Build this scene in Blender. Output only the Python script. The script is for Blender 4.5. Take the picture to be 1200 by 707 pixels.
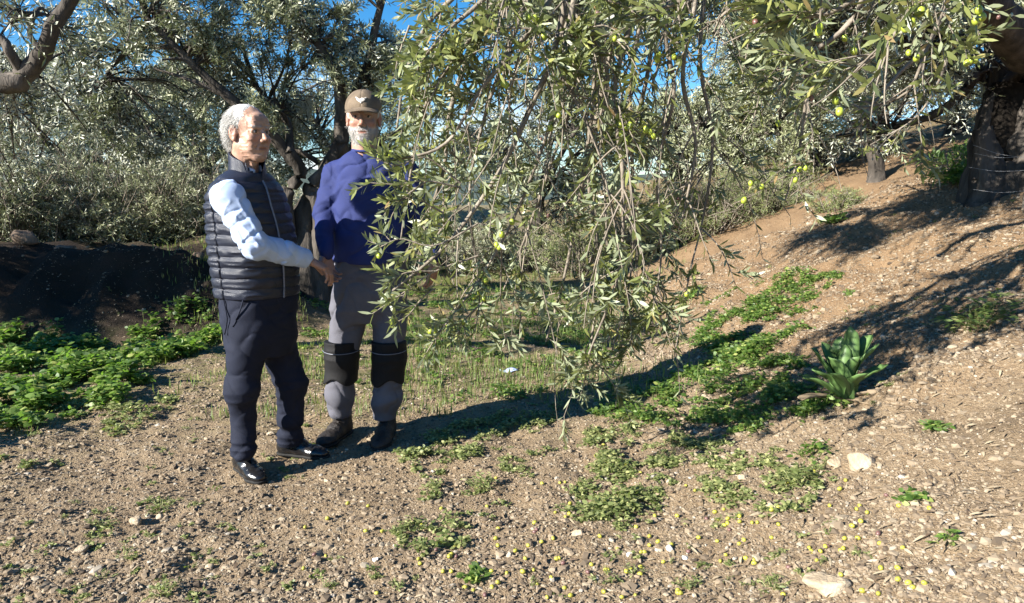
import bpy, math, random
import numpy as np
from mathutils import Vector

random.seed(7)
rng = np.random.default_rng(11)
for o in list(bpy.data.objects):
    bpy.data.objects.remove(o)
SC = bpy.context.scene
COL = SC.collection
R = math.radians

# ------------------------------------------------------------------ camera, sky, sun, exposure
CAMZ, PITCH, FPX = 1.38, 8.3, 873.0
cam = bpy.data.cameras.new('camera')
cam.sensor_width = 36.0
cam.lens = 36.0 * FPX / 1200.0
cam.clip_start, cam.clip_end = 0.05, 5000
camo = bpy.data.objects.new('camera', cam)
COL.objects.link(camo)
camo.location = (0, 0, CAMZ)
camo.rotation_euler = (R(90 - PITCH), 0, 0)
SC.camera = camo

SUN_EL, SUN_AZ = 26.0, -121.5          # azimuth measured from +Y towards +X
w = bpy.data.worlds.new('World')
SC.world = w
w.use_nodes = True
wn, wl = w.node_tree.nodes, w.node_tree.links
bg = wn['Background']
sky = wn.new('ShaderNodeTexSky')
sky.sky_type = 'NISHITA'
sky.sun_disc = False
sky.sun_elevation = R(SUN_EL)
sky.sun_rotation = R(SUN_AZ)
sky.air_density, sky.dust_density, sky.ozone_density = 1.0, 0.05, 5.0
hs = wn.new('ShaderNodeHueSaturation'); hs.inputs['Saturation'].default_value = 1.3; hs.inputs['Value'].default_value = 1.1
# low white cloud banks near the horizon
tc = wn.new('ShaderNodeTexCoord')
mp = wn.new('ShaderNodeMapping'); mp.inputs['Scale'].default_value = (2.2, 2.2, 9.0)
nz = wn.new('ShaderNodeTexNoise'); nz.inputs['Scale'].default_value = 1.6; nz.inputs['Detail'].default_value = 6
cr = wn.new('ShaderNodeValToRGB'); cr.color_ramp.elements[0].position = 0.5; cr.color_ramp.elements[1].position = 0.66
sx = wn.new('ShaderNodeSeparateXYZ')
mr = wn.new('ShaderNodeMapRange')
mr.inputs['From Min'].default_value = 0.16; mr.inputs['From Max'].default_value = 0.03
mu = wn.new('ShaderNodeMath'); mu.operation = 'MULTIPLY'
mx = wn.new('ShaderNodeMixRGB'); mx.inputs[2].default_value = (9.5, 9.8, 10.4, 1)
wl.new(tc.outputs['Generated'], mp.inputs['Vector']); wl.new(mp.outputs['Vector'], nz.inputs['Vector'])
wl.new(nz.outputs['Fac'], cr.inputs['Fac']); wl.new(tc.outputs['Generated'], sx.inputs[0])
wl.new(sx.outputs['Z'], mr.inputs['Value']); wl.new(cr.outputs['Color'], mu.inputs[0]); wl.new(mr.outputs['Result'], mu.inputs[1])
wl.new(mu.outputs[0], mx.inputs[0]); wl.new(sky.outputs['Color'], hs.inputs['Color']); wl.new(hs.outputs['Color'], mx.inputs[1])
wl.new(mx.outputs['Color'], bg.inputs['Color'])
bg.inputs['Strength'].default_value = 0.058

sl = bpy.data.lights.new('sun', 'SUN')
sl.energy = 5.0
sl.angle = R(0.53)
sl.color = (1.0, 0.945, 0.86)
so = bpy.data.objects.new('sun', sl)
COL.objects.link(so)
sd = Vector((math.sin(R(SUN_AZ)) * math.cos(R(SUN_EL)), math.cos(R(SUN_AZ)) * math.cos(R(SUN_EL)), math.sin(R(SUN_EL))))
so.rotation_euler = sd.to_track_quat('Z', 'Y').to_euler()
so.location = sd * 30
SC.view_settings.view_transform = 'Standard'
SC.view_settings.look = 'None'
SC.view_settings.exposure = 1.58
SC.view_settings.gamma = 1.0
SC.cycles.max_bounces = 6
SC.cycles.diffuse_bounces = 3
SC.cycles.transparent_max_bounces = 4

# ------------------------------------------------------------------ small helpers
CP, SP = math.cos(R(PITCH)), math.sin(R(PITCH))
def ray(px, py):
    a = (px - 600.0) / FPX; b = (353.5 - py) / FPX
    return np.array([a, CP + b * SP, -SP + b * CP])
def at(px, py, Y):
    d = ray(px, py)
    return np.array([0, 0, CAMZ]) + d * (Y / d[1])
V3 = lambda *a: np.array(a, float)
def nrm(v):
    v = np.asarray(v, float)
    return v / np.maximum(np.linalg.norm(v, axis=-1, keepdims=True), 1e-9)

def _hash(ix, iy, iz):
    h = (ix * 374761393 + iy * 668265263 + iz * 2147483647 + 974634777) & 0xffffffff
    h = ((h ^ (h >> 13)) * 1274126177) & 0xffffffff
    h = ((h ^ (h >> 16)) * 2246822519) & 0xffffffff
    return ((h ^ (h >> 15)) & 0xffffff) / float(0xffffff)
def vnoise(P):
    P = np.asarray(P, float)
    i = np.floor(P).astype(np.int64); f = P - i
    f = f * f * (3 - 2 * f)
    out = 0
    for a in (0, 1):
        for b in (0, 1):
            for c in (0, 1):
                wgt = (f[..., 0] if a else 1 - f[..., 0]) * (f[..., 1] if b else 1 - f[..., 1]) * (f[..., 2] if c else 1 - f[..., 2])
                out = out + wgt * _hash(i[..., 0] + a, i[..., 1] + b, i[..., 2] + c)
    return out
def fbm(P, octv=3):
    s, a, t = 0, 1.0, 0
    P = np.asarray(P, float)
    for k in range(octv):
        s = s + a * vnoise(P * 2 ** k + 17.3 * k); t += a; a *= .5
    return s / t
def sstep(a, b, x):
    t = np.clip((x - a) / (b - a), 0, 1)
    return t * t * (3 - 2 * t)

# ------------------------------------------------------------------ terrain height
def hbase(x, y):
    x = np.asarray(x, float); y = np.asarray(y, float)
    yy = np.clip(y, -3, 40)
    d = x - (0.62 + 0.09 * (yy - 3.5)) - 0.3
    wdt = 0.33
    sp = np.where(d / wdt > 20, d, wdt * np.log1p(np.exp(np.clip(d / wdt, -30, 20))))
    hb = 0.40 * sp
    hb = 3.3 * np.tanh(hb / 3.3)
    hb = hb + 0.055 * np.clip(yy - 5, 0, 14) * sstep(0.9, 2.6, x)
    n1 = vnoise(np.stack([x * .6, y * .6, x * 0 + 3], -1)) - .5
    n2 = vnoise(np.stack([x * 1.7, y * 1.7, x * 0 + 9], -1)) - .5
    edge = 6.95 + 0.5 * n1 * 2
    hl = 0.66 * sstep(edge, edge + 1.15, yy + .2 * n2) * sstep(-1.7, -3.3, x + .3 * n1)
    hl = hl * (1 + .25 * n2) - 0.12 * sstep(5.4, 6.6, yy) * sstep(7.4, 6.6, yy) * sstep(-2.4, -3.4, x)
    hl = hl + .16 * (vnoise(np.stack([x * 7, y * 7, x * 0 + 25], -1)) - .5) * sstep(.05, .4, hl) + .30 * (vnoise(np.stack([x * 3.1, y * 3.1, x * 0 + 21], -1)) - .5) * sstep(.05, .4, hl)
    far = -0.02 * np.clip(y - 26, 0, 400)
    n4 = vnoise(np.stack([x * 3.6, y * 3.6, x * 0 + 31], -1)) - .5
    bumps = .05 * n1 + .045 * n2 * (.5 + 1.6 * sstep(1., 2.5, x)) + .10 * n4 * sstep(.9, 2.2, x)
    return hb + hl + bumps + far
def hfine(x, y):
    x = np.asarray(x, float); y = np.asarray(y, float)
    z = np.zeros_like(x)
    a = vnoise(np.stack([x * 6, y * 6, z + 1], -1)) - .5
    b = vnoise(np.stack([x * 17, y * 17, z + 5], -1)) - .5
    c = vnoise(np.stack([x * 38, y * 38, z + 7], -1)) - .5
    fade = sstep(16, 8, np.hypot(x, y))
    return (.035 * a + .018 * b + .009 * c) * fade
def H(x, y):
    return hbase(x, y) + hfine(x, y)
def ground_px(px, py):
    d = ray(px, py); t = 1.0
    while t < 60:
        p = V3(0, 0, CAMZ) + d * t
        if p[2] < H(p[0], p[1]):
            break
        t += .02
    return V3(p[0], p[1], float(H(p[0], p[1])))

# ------------------------------------------------------------------ mesh + tagging helpers
def mesh_obj(name, V, F, mat, parent=None, smooth=False, attrs=None):
    """V (n,3); F: list of int arrays, each (m,k) of faces with k corners."""
    me = bpy.data.meshes.new(name)
    V = np.asarray(V, np.float32)
    F = [np.asarray(f, np.int32) for f in F if len(f)]
    nl = sum(f.size for f in F); nf = sum(len(f) for f in F)
    me.vertices.add(len(V)); me.vertices.foreach_set('co', V.ravel())
    me.loops.add(nl); me.polygons.add(nf)
    me.loops.foreach_set('vertex_index', np.concatenate([f.ravel() for f in F]))
    tot = np.concatenate([np.full(len(f), f.shape[1], np.int32) for f in F])
    st = np.concatenate([[0], np.cumsum(tot)[:-1]]).astype(np.int32)
    me.polygons.foreach_set('loop_start', st)
    try:
        me.polygons.foreach_set('loop_total', tot)
    except Exception:
        pass
    me.polygons.foreach_set('use_smooth', np.full(nf, smooth))
    me.update(calc_edges=True)
    me.validate()
    if attrs:
        for k, c in attrs.items():
            a = me.color_attributes.new(name=k, type='FLOAT_COLOR', domain='POINT')
            cc = np.ones((len(V), 4), np.float32); cc[:, :3] = c
            a.data.foreach_set('color', cc.ravel())
    me.materials.append(mat)
    o = bpy.data.objects.new(name, me)
    COL.objects.link(o)
    if parent is not None:
        o.parent = parent
        o.matrix_parent_inverse = parent_inv(parent)
    return o
def parent_inv(p):
    from mathutils import Matrix
    m = Matrix.Translation(p.location) if p.parent is None else Matrix.Translation(p.parent.location)
    if p.type != 'EMPTY':
        return Matrix.Identity(4) if p.parent is None else Matrix.Identity(4)
    return m.inverted()
def empty(name, loc):
    e = bpy.data.objects.new(name, None)
    e.empty_display_size = .1
    COL.objects.link(e)
    e.location = tuple(loc)
    return e
def tag(o, label=None, cat=None, group=None, kind=None):
    if label: o['label'] = label
    if cat: o['category'] = cat
    if group: o['group'] = group
    if kind: o['kind'] = kind
    return o

class Geo:
    def __init__(s):
        s.V, s.F, s.n = [], {}, 0
    def add(s, V, *Fs):
        V = np.asarray(V, float).reshape(-1, 3)
        for f in Fs:
            f = np.asarray(f)
            if len(f): s.F.setdefault(f.shape[1], []).append(f + s.n)
        s.V.append(V); s.n += len(V)
    def build(s, name, mat, parent=None, smooth=False):
        if not s.V: return None
        return mesh_obj(name, np.concatenate(s.V), [np.concatenate(f) for f in s.F.values()], mat, parent, smooth)
    def tubes(s, P, Rr, sides=6, rough=0.0):
        """P (N,K,3) centre lines, Rr (N,K) radii"""
        P = np.asarray(P, float); Rr = np.asarray(Rr, float)
        if P.ndim == 2: P = P[None]; Rr = Rr[None]
        N, K, _ = P.shape
        T = nrm(np.gradient(P, axis=1))
        ref = np.tile(V3(.31, .22, .93), (N, K, 1)); ref[np.abs((T * ref).sum(-1)) > .93] = (1, 0, 0)
        A = nrm(np.cross(T, ref)); B = np.cross(T, A)
        an = np.linspace(0, 2 * np.pi, sides, endpoint=False)
        rad = Rr[:, :, None] * np.ones(sides)
        if rough:
            Q = P[:, :, None, :] * 6 + A[:, :, None, :] * np.cos(an)[:, None] * 2 + B[:, :, None, :] * np.sin(an)[:, None] * 2
            rad = rad * (1 + rough * (vnoise(Q) - .5) * 2)
        X = P[:, :, None, :] + rad[..., None] * (A[:, :, None, :] * np.cos(an)[:, None] + B[:, :, None, :] * np.sin(an)[:, None])
        idx = np.arange(N * K * sides).reshape(N, K, sides)
        a = idx[:, :-1]; b = idx[:, 1:]
        q = np.stack([a, np.roll(a, -1, 2), np.roll(b, -1, 2), b], -1).reshape(-1, 4)
        s.add(X, q)

def spline(pts, n=24):
    pts = np.asarray(pts, float)
    if len(pts) == 2:
        t = np.linspace(0, 1, n)[:, None]
        return pts[0] * (1 - t) + pts[1] * t
    P = np.vstack([2 * pts[0] - pts[1], pts, 2 * pts[-1] - pts[-2]])
    m = len(pts) - 1
    out = []
    for u in np.linspace(0, m, n):
        i = min(int(u), m - 1); t = u - i
        p0, p1, p2, p3 = P[i:i + 4]
        out.append(.5 * ((2 * p1) + (-p0 + p2) * t + (2 * p0 - 5 * p1 + 4 * p2 - p3) * t * t + (-p0 + 3 * p1 - 3 * p2 + p3) * t ** 3))
    return np.array(out)

# ------------------------------------------------------------------ materials
def newmat(name):
    m = bpy.data.materials.new(name); m.use_nodes = True
    nt = m.node_tree
    return m, nt, nt.nodes['Principled BSDF']
def ramp(nt, stops):
    r = nt.nodes.new('ShaderNodeValToRGB')
    e = r.color_ramp.elements
    e[0].position, e[0].color = stops[0][0], (*stops[0][1], 1)
    e[1].position, e[1].color = stops[-1][0], (*stops[-1][1], 1)
    for p, c in stops[1:-1]:
        k = e.new(p); k.color = (*c, 1)
    return r
def noise_node(nt, scale, detail=4, rough=.6, vec=None, stretch=None):
    n = nt.nodes.new('ShaderNodeTexNoise')
    n.inputs['Scale'].default_value = scale; n.inputs['Detail'].default_value = detail; n.inputs['Roughness'].default_value = rough
    if vec is None:
        t = nt.nodes.new('ShaderNodeTexCoord'); vec = t.outputs['Object']
    if stretch:
        m = nt.nodes.new('ShaderNodeMapping'); m.inputs['Scale'].default_value = stretch
        nt.links.new(vec, m.inputs['Vector']); vec = m.outputs['Vector']
    nt.links.new(vec, n.inputs['Vector'])
    return n
def simple(name, stops, scale=8, rough=.7, bump=0.0, bscale=40, spec=.5, detail=5, stretch=None, sheen=0):
    m, nt, b = newmat(name)
    n = noise_node(nt, scale, detail, stretch=stretch)
    r = ramp(nt, stops)
    nt.links.new(n.outputs['Fac'], r.inputs['Fac']); nt.links.new(r.outputs['Color'], b.inputs['Base Color'])
    b.inputs['Roughness'].default_value = rough
    b.inputs['Specular IOR Level'].default_value = spec
    if sheen: b.inputs['Sheen Weight'].default_value = sheen
    if bump:
        n2 = noise_node(nt, bscale, 4, stretch=stretch)
        bp = nt.nodes.new('ShaderNodeBump'); bp.inputs['Strength'].default_value = bump; bp.inputs['Distance'].default_value = .02
        nt.links.new(n2.outputs['Fac'], bp.inputs['Height']); nt.links.new(bp.outputs['Normal'], b.inputs['Normal'])
    return m
def leafmat(name, tops, under, rough=.5, transl=.25, tcol=None, spec=.4):
    m, nt, b = newmat(name)
    g = nt.nodes.new('ShaderNodeNewGeometry')
    r = ramp(nt, tops)
    nt.links.new(g.outputs['Random Per Island'], r.inputs['Fac'])
    mixc = nt.nodes.new('ShaderNodeMixRGB')
    mixc.inputs[2].default_value = (*under, 1)
    nt.links.new(g.outputs['Backfacing'], mixc.inputs[0]); nt.links.new(r.outputs['Color'], mixc.inputs[1])
    nt.links.new(mixc.outputs['Color'], b.inputs['Base Color'])
    b.inputs['Roughness'].default_value = rough
    b.inputs['Specular IOR Level'].default_value = spec
    tr = nt.nodes.new('ShaderNodeBsdfTranslucent')
    tr.inputs['Color'].default_value = (*(tcol or (.18, .24, .05)), 1)
    ms = nt.nodes.new('ShaderNodeMixShader'); ms.inputs[0].default_value = transl
    out = nt.nodes['Material Output']
    nt.links.new(b.outputs[0], ms.inputs[1]); nt.links.new(tr.outputs[0], ms.inputs[2]); nt.links.new(ms.outputs[0], out.inputs['Surface'])
    return m
M = {}
M['leaf_near'] = leafmat('olive_leaf_near', [(0, (.045, .06, .02)), (.4, (.11, .13, .042)), (.8, (.20, .225, .07)), (.94, (.32, .33, .11)), (1, (.22, .14, .07))], (.25, .28, .17), .38, .25, (.25, .3, .08))
M['leaf_far'] = leafmat('olive_leaf_far', [(0, (.06, .072, .036)), (.5, (.17, .185, .10)), (.85, (.31, .33, .20)), (1, (.40, .40, .27))], (.48, .50, .40), .36, .16, (.16, .2, .07))
M['leaf_grey'] = leafmat('olive_leaf_silver', [(0, (.09, .105, .045)), (.5, (.20, .22, .11)), (1, (.38, .39, .23))], (.46, .48, .34), .4, .16, (.2, .23, .1))
M['leaf_broom'] = leafmat('shrub_leaf', [(0, (.08, .11, .035)), (.5, (.16, .20, .07)), (1, (.30, .31, .13))], (.24, .26, .13), .55, .2, (.2, .25, .06))
M['weed'] = leafmat('weed_leaf', [(0, (.04, .08, .015)), (.4, (.09, .16, .03)), (.8, (.19, .27, .06)), (1, (.34, .36, .11))], (.15, .22, .09), .5, .35, (.22, .42, .04))
M['weed_yel'] = leafmat('pale_weed_leaf', [(0, (.08, .11, .03)), (.5, (.19, .22, .08)), (1, (.40, .40, .17))], (.16, .2, .08), .55, .3, (.3, .4, .06))
M['grass'] = leafmat('grass_blade', [(0, (.06, .11, .02)), (.6, (.14, .20, .05)), (1, (.30, .28, .12))], (.12, .16, .05), .6, .3, (.3, .38, .07))
M['litter'] = leafmat('dry_leaf', [(0, (.10, .065, .04)), (.5, (.22, .16, .10)), (1, (.36, .30, .20))], (.3, .26, .2), .7, .05)
M['squill'] = leafmat('strap_leaf', [(0, (.10, .19, .055)), (1, (.15, .25, .08))], (.14, .21, .10), .42, .22, (.2, .35, .08))
M['bark'] = simple('olive_bark', [(.3, (.018, .016, .013)), (.5, (.065, .056, .047)), (.72, (.14, .12, .10))], 7, .9, 1.0, 22, .2, 8, (1, 1, .3))
M['bark_pale'] = simple('pale_twig_bark', [(.3, (.13, .11, .085)), (.7, (.28, .24, .19))], 12, .8, .4, 60, .2)
M['hollow'] = simple('painted_hollow_dark', [(.3, (.008, .007, .006)), (.8, (.03, .025, .02))], 9, 1, .8, 20, .05)  # near-black colour stands for the shade inside the trunk cavity
M['stone'] = simple('pale_stone', [(.3, (.30, .23, .15)), (.55, (.40, .32, .22)), (.8, (.5, .43, .33))], 9, .9, .6, 50, .15)
M['stone_white'] = simple('white_stone', [(.3, (.52, .49, .45)), (.8, (.72, .70, .66))], 14, .8, .3, 60, .2)
M['wire'] = simple('galvanised_wire', [(.3, (.2, .2, .2)), (.8, (.32, .32, .31))], 20, .6, 0, 40, .5)

def soil_material():
    m, nt, b = newmat('stony_soil')
    L = nt.links
    big = noise_node(nt, .55, 5, .6)
    mid = noise_node(nt, 4.5, 6, .65)
    fine = noise_node(nt, 60, 5, .7)
    c1 = ramp(nt, [(.3, (.18, .122, .070)), (.5, (.27, .195, .120)), (.7, (.36, .275, .175))])
    L.new(mid.outputs['Fac'], c1.inputs['Fac'])
    c2 = ramp(nt, [(.3, (.15, .10, .058)), (.5, (.29, .215, .135)), (.72, (.44, .35, .235))])
    L.new(fine.outputs['Fac'], c2.inputs['Fac'])
    mx1 = nt.nodes.new('ShaderNodeMixRGB'); mx1.inputs[0].default_value = .55
    L.new(c1.outputs[0], mx1.inputs[1]); L.new(c2.outputs[0], mx1.inputs[2])
    # mossy, greener soil in damp flat ground
    at_ = nt.nodes.new('ShaderNodeAttribute'); at_.attribute_name = 'zone'
    sp = nt.nodes.new('ShaderNodeSeparateColor'); L.new(at_.outputs['Color'], sp.inputs[0])
    gr = nt.nodes.new('ShaderNodeMixRGB'); gr.inputs[2].default_value = (.115, .125, .04, 1)
    gm = nt.nodes.new('ShaderNodeMath'); gm.operation = 'MULTIPLY'
    gn = ramp(nt, [(.42, (0, 0, 0)), (.6, (1, 1, 1))]); n3 = noise_node(nt, 7, 5, .7); L.new(n3.outputs['Fac'], gn.inputs['Fac'])
    L.new(gn.outputs[0], gm.inputs[0]); L.new(sp.outputs[1], gm.inputs[1])
    L.new(gm.outputs[0], gr.inputs[0]); L.new(mx1.outputs[0], gr.inputs[1])
    # berm's shade painted into its soil colour, plus darker fine soil far right
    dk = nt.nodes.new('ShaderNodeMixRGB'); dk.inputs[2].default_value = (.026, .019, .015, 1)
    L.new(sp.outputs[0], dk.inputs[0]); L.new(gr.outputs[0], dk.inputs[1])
    rd = nt.nodes.new('ShaderNodeMixRGB'); rd.blend_type = 'MULTIPLY'; rd.inputs[2].default_value = (.88, .79, .71, 1)
    L.new(sp.outputs[2], rd.inputs[0]); L.new(dk.outputs[0], rd.inputs[1]); L.new(rd.outputs[0], b.inputs['Base Color'])
    b.inputs['Roughness'].default_value = .95; b.inputs['Specular IOR Level'].default_value = .15
    vo = nt.nodes.new('ShaderNodeTexVoronoi'); vo.inputs['Scale'].default_value = 170
    t = nt.nodes.new('ShaderNodeTexCoord'); L.new(t.outputs['Object'], vo.inputs['Vector'])
    ad = nt.nodes.new('ShaderNodeMath'); ad.operation = 'SUBTRACT'
    m25 = noise_node(nt, 26, 6, .75); ad0 = nt.nodes.new('ShaderNodeMath'); ad0.operation = 'MULTIPLY_ADD'; ad0.inputs[1].default_value = 1.6
    vs = nt.nodes.new('ShaderNodeMath'); vs.operation = 'MULTIPLY'; vs.inputs[1].default_value = .35
    L.new(vo.outputs['Distance'], vs.inputs[0]); L.new(m25.outputs['Fac'], ad0.inputs[0]); L.new(fine.outputs['Fac'], ad0.inputs[2])
    L.new(ad0.outputs[0], ad.inputs[0]); L.new(vs.outputs[0], ad.inputs[1])
    bp = nt.nodes.new('ShaderNodeBump'); bp.inputs['Strength'].default_value = .9; bp.inputs['Distance'].default_value = .016
    L.new(ad.outputs[0], bp.inputs['Height']); L.new(bp.outputs['Normal'], b.inputs['Normal'])
    return m
M['soil'] = soil_material()

# ------------------------------------------------------------------ terrain: one sheet to the horizon
def axis(lo, hi, step, far_lo, far_hi, g=1.13):
    a = list(np.arange(lo, hi, step)); s = step; x = a[-1]
    while x < far_hi:
        s = min(s * g, 60); x += s; a.append(x)
    s = step; x = lo; bfr = []
    while x > far_lo:
        s = min(s * g, 60); x -= s; bfr.append(x)
    return np.array(bfr[::-1] + a)
gx = axis(-3.2, 4.6, .028, -1500, 1500)
gy = axis(1.9, 7.6, .028, -300, 2600)
GX, GY = np.meshgrid(gx, gy, indexing='ij')
GZ = H(GX, GY)
ii = np.arange(GX.size).reshape(GX.shape)
quads = np.stack([ii[:-1, :-1], ii[1:, :-1], ii[1:, 1:], ii[:-1, 1:]], -1).reshape(-1, 4)
zn = np.zeros((GX.size, 3))
fx, fy = GX.ravel(), GY.ravel()
pn = vnoise(np.stack([fx * .9, fy * .9, fx * 0 + 2], -1))
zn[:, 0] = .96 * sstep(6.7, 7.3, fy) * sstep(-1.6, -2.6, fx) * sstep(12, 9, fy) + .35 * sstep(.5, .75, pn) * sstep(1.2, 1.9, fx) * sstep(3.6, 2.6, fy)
zn[:, 2] = sstep(1.0, 2.2, fx) * sstep(3.0, 4.4, fy)
zn[:, 1] = np.clip(sstep(3.6, 5.2, fy) * sstep(1.3, .6, fx) * (.35 + .9 * pn) + .8 * sstep(11, 15, fy) + .25 * sstep(-1.8, -2.8, fx) * sstep(6.6, 5, fy), 0, 1)
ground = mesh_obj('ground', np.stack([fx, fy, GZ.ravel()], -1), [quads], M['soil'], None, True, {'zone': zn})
tag(ground, kind='structure')

# distant hills
def hills():
    m = simple('hill_scrub', [(.3, (.035, .055, .045)), (.7, (.10, .12, .10))], .03, .95, 0, 1, .1)
    xs = np.linspace(-900, 900, 120); ys = np.linspace(420, 1200, 40)
    X, Y = np.meshgrid(xs, ys, indexing='ij')
    rise = sstep(420, 900, Y)
    Z = -14 + rise * (16 + 46 * fbm(np.stack([X * .004, Y * .004, X * 0], -1), 4) + 12 * sstep(0, -600, X))
    i = np.arange(X.size).reshape(X.shape)
    q = np.stack([i[:-1, :-1], i[1:, :-1], i[1:, 1:], i[:-1, 1:]], -1).reshape(-1, 4)
    tag(mesh_obj('hills', np.stack([X, Y, Z], -1).reshape(-1, 3), [q], m, None, True), kind='structure')
hills()

# ------------------------------------------------------------------ leaves, twigs, trees
def leaves(g, P, D, N, L, W, full=True, curl=.08):
    """leaf blades: base points P, direction D, face normal N, lengths L, widths W"""
    n = len(P)
    if n == 0: return
    D = nrm(D); S = nrm(np.cross(D, N)); U = np.cross(S, D)
    L = np.asarray(L)[:, None]; W = np.asarray(W)[:, None]
    if full:
        a = P + D * L * .34 - U * L * curl * .2; b = P + D * L * .70 - U * L * curl * .8
        X = np.stack([P, a + S * W * .5, b + S * W * .42, P + D * L - U * L * curl * 1.6, b - S * W * .42, a - S * W * .5], 1)
        k = np.arange(n)[:, None] * 6
        g.add(X, np.concatenate([k + [0, 1, 5], k + [2, 3, 4]]), k + [1, 2, 4, 5])
    else:
        m = P + D * L * .5
        X = np.stack([P, m + S * W * .5, P + D * L - U * L * curl, m - S * W * .5], 1)
        k = np.arange(n)[:, None] * 4
        g.add(X, k + [0, 1, 2, 3])

def shoots(P, per, tlo, thi, llo, lhi, spread, droop, K=6, up=0.0, wob=.12, taper=True):
    """children of centre lines P (N,K0,3): returns (N*per,K,3)"""
    N, K0, _ = P.shape
    par = np.repeat(np.arange(N), per); n = len(par)
    t = rng.uniform(tlo, thi, n); u = t * (K0 - 1); i = np.minimum(u.astype(int), K0 - 2); f = (u - i)[:, None]
    base = P[par, i] * (1 - f) + P[par, i + 1] * f
    T = nrm(P[par, i + 1] - P[par, i])
    rnd = nrm(rng.normal(size=(n, 3)))
    perp = nrm(rnd - T * (rnd * T).sum(-1, keepdims=True))
    sa = rng.uniform(*spread, n)[:, None]
    D = nrm(T * np.cos(sa) + perp * np.sin(sa) + V3(0, 0, up))
    L = rng.uniform(llo, lhi, n)
    if taper: L = L * (1.15 - .6 * t)
    s = np.linspace(0, 1, K)[None, :, None]
    w1 = nrm(rng.normal(size=(n, 3)))[:, None, :]
    C = base[:, None, :] + D[:, None, :] * L[:, None, None] * s + V3(0, 0, -1) * droop * (L[:, None, None] * s ** 2) + w1 * wob * L[:, None, None] * np.sin(s * 3.0) * s
    return C, t

def twig_leaves(g, P, m, L, W, full=True, tlo=.1, ang=(.5, 1.0), curl=.08, fork_up=.35):
    N, K, _ = P.shape
    u = np.linspace(tlo, 1, m)[None, :] * np.ones((N, 1)) + rng.uniform(-.02, .02, (N, m))
    u = np.clip(u, 0, .999) * (K - 1); i = u.astype(int); f = (u - i)[..., None]
    r = np.arange(N)[:, None]
    B = P[r, i] * (1 - f) + P[r, i + 1] * f
    T = nrm(P[r, i + 1] - P[r, i])
    ref = nrm(rng.normal(size=(N, 1, 3)) + 0 * T)
    A = nrm(np.cross(T, ref)); Bn = np.cross(T, A)
    ph = (np.arange(m) // 2 % 2)[None, :, None] * (np.pi / 2) + (np.arange(m) % 2)[None, :, None] * np.pi + rng.normal(0, .35, (N, m, 1))
    side = A * np.cos(ph) + Bn * np.sin(ph)
    an = rng.uniform(ang[0], ang[1], (N, m, 1))
    D = T * np.cos(an) + side * np.sin(an) + V3(0, 0, .12)
    Nn = T * np.sin(an) - side * np.cos(an) + V3(0, 0, fork_up) + rng.normal(0, .35, (N, m, 3))
    ll = rng.uniform(L[0], L[1], (N, m)); ww = rng.uniform(W[0], W[1], (N, m))
    leaves(g, B.reshape(-1, 3), D.reshape(-1, 3), -Nn.reshape(-1, 3) * -1, ll.ravel(), ww.ravel(), full, curl)

def rad(N, K, r0, r1):
    return np.tile(np.linspace(r0, r1, K), (N, 1))

def poly(paths, K=16):
    return np.stack([spline(p, K) for p in paths])

def olive(loc, label, trunks, limbs, clumps, leafn, L, W, mat, group=None, full=False, twig_len=(.22, .42), droop=.12, per=16, cat='tree', name='olive_tree', lim_r=.045, twr=.004, barkm=None):
    """trunks: [(path, r0, r1)], limbs: [(path, r0, r1)], clumps: [(centre, radii, n twigs)]"""
    e = empty(name, loc); tag(e, label, cat, group)
    bk = barkm or M['bark']
    g = Geo()
    nodes = []
    for path, r0, r1 in trunks:
        C = spline(path, 26); C = C + (fbm(C * 3, 2)[:, None] - .5) * .0
        C[0, 2] -= .3
        g.tubes(C, np.linspace(r0, r1, 26) * (1 + .9 * np.exp(-np.linspace(0, 9, 26))), 18, .28)
        nodes.append(C[8:])
    for path, r0, r1 in limbs:
        C = spline(path, 18)
        g.tubes(C, np.linspace(r0, r1, 18), 9, .18)
        nodes.append(C[3:])
    nodes = np.concatenate(nodes)
    fol = Geo()
    for c, rr, n in clumps:
        c = np.asarray(c, float); rr = np.asarray(rr, float)
        # branches into the clump, from the nearest limb node
        nb = max(3, n // per)
        u = nrm(rng.normal(size=(nb, 3))) * rng.uniform(.25, .95, (nb, 1)) ** .6
        tgt = c + u * rr
        sc = ((nodes - c) ** 2).sum(-1)
        src = nodes[np.argsort(sc)[:3]][rng.integers(0, 3, nb)]
        s = np.linspace(0, 1, 7)[None, :, None]
        B = src[:, None] * (1 - s) + tgt[:, None] * s
        ln = np.linalg.norm(tgt - src, axis=1)[:, None, None]
        B = B + V3(0, 0, .16) * ln * np.sin(s * np.pi) + nrm(rng.normal(size=(nb, 1, 3))) * ln * .09 * np.sin(s * 5)
        g.tubes(B, rad(nb, 7, lim_r * .30, twr), 5)
        T, _ = shoots(B, max(1, n // nb), .35, 1.0, *twig_len, (.4, 1.5), droop, 6, .18, taper=False)
        # ragged outline: drop twigs where a noise field is low
        keep = fbm(T[:, -1] * 2.3, 2) > .435
        T = T[keep]
        g.tubes(T, rad(len(T), 6, twr, twr * .4), 3)
        twig_leaves(fol, T, leafn, L, W, full, .1, (.5, 1.35))
    g.build('trunk', bk, e, True)
    fol.build('crown', mat, e)
    return e

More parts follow.
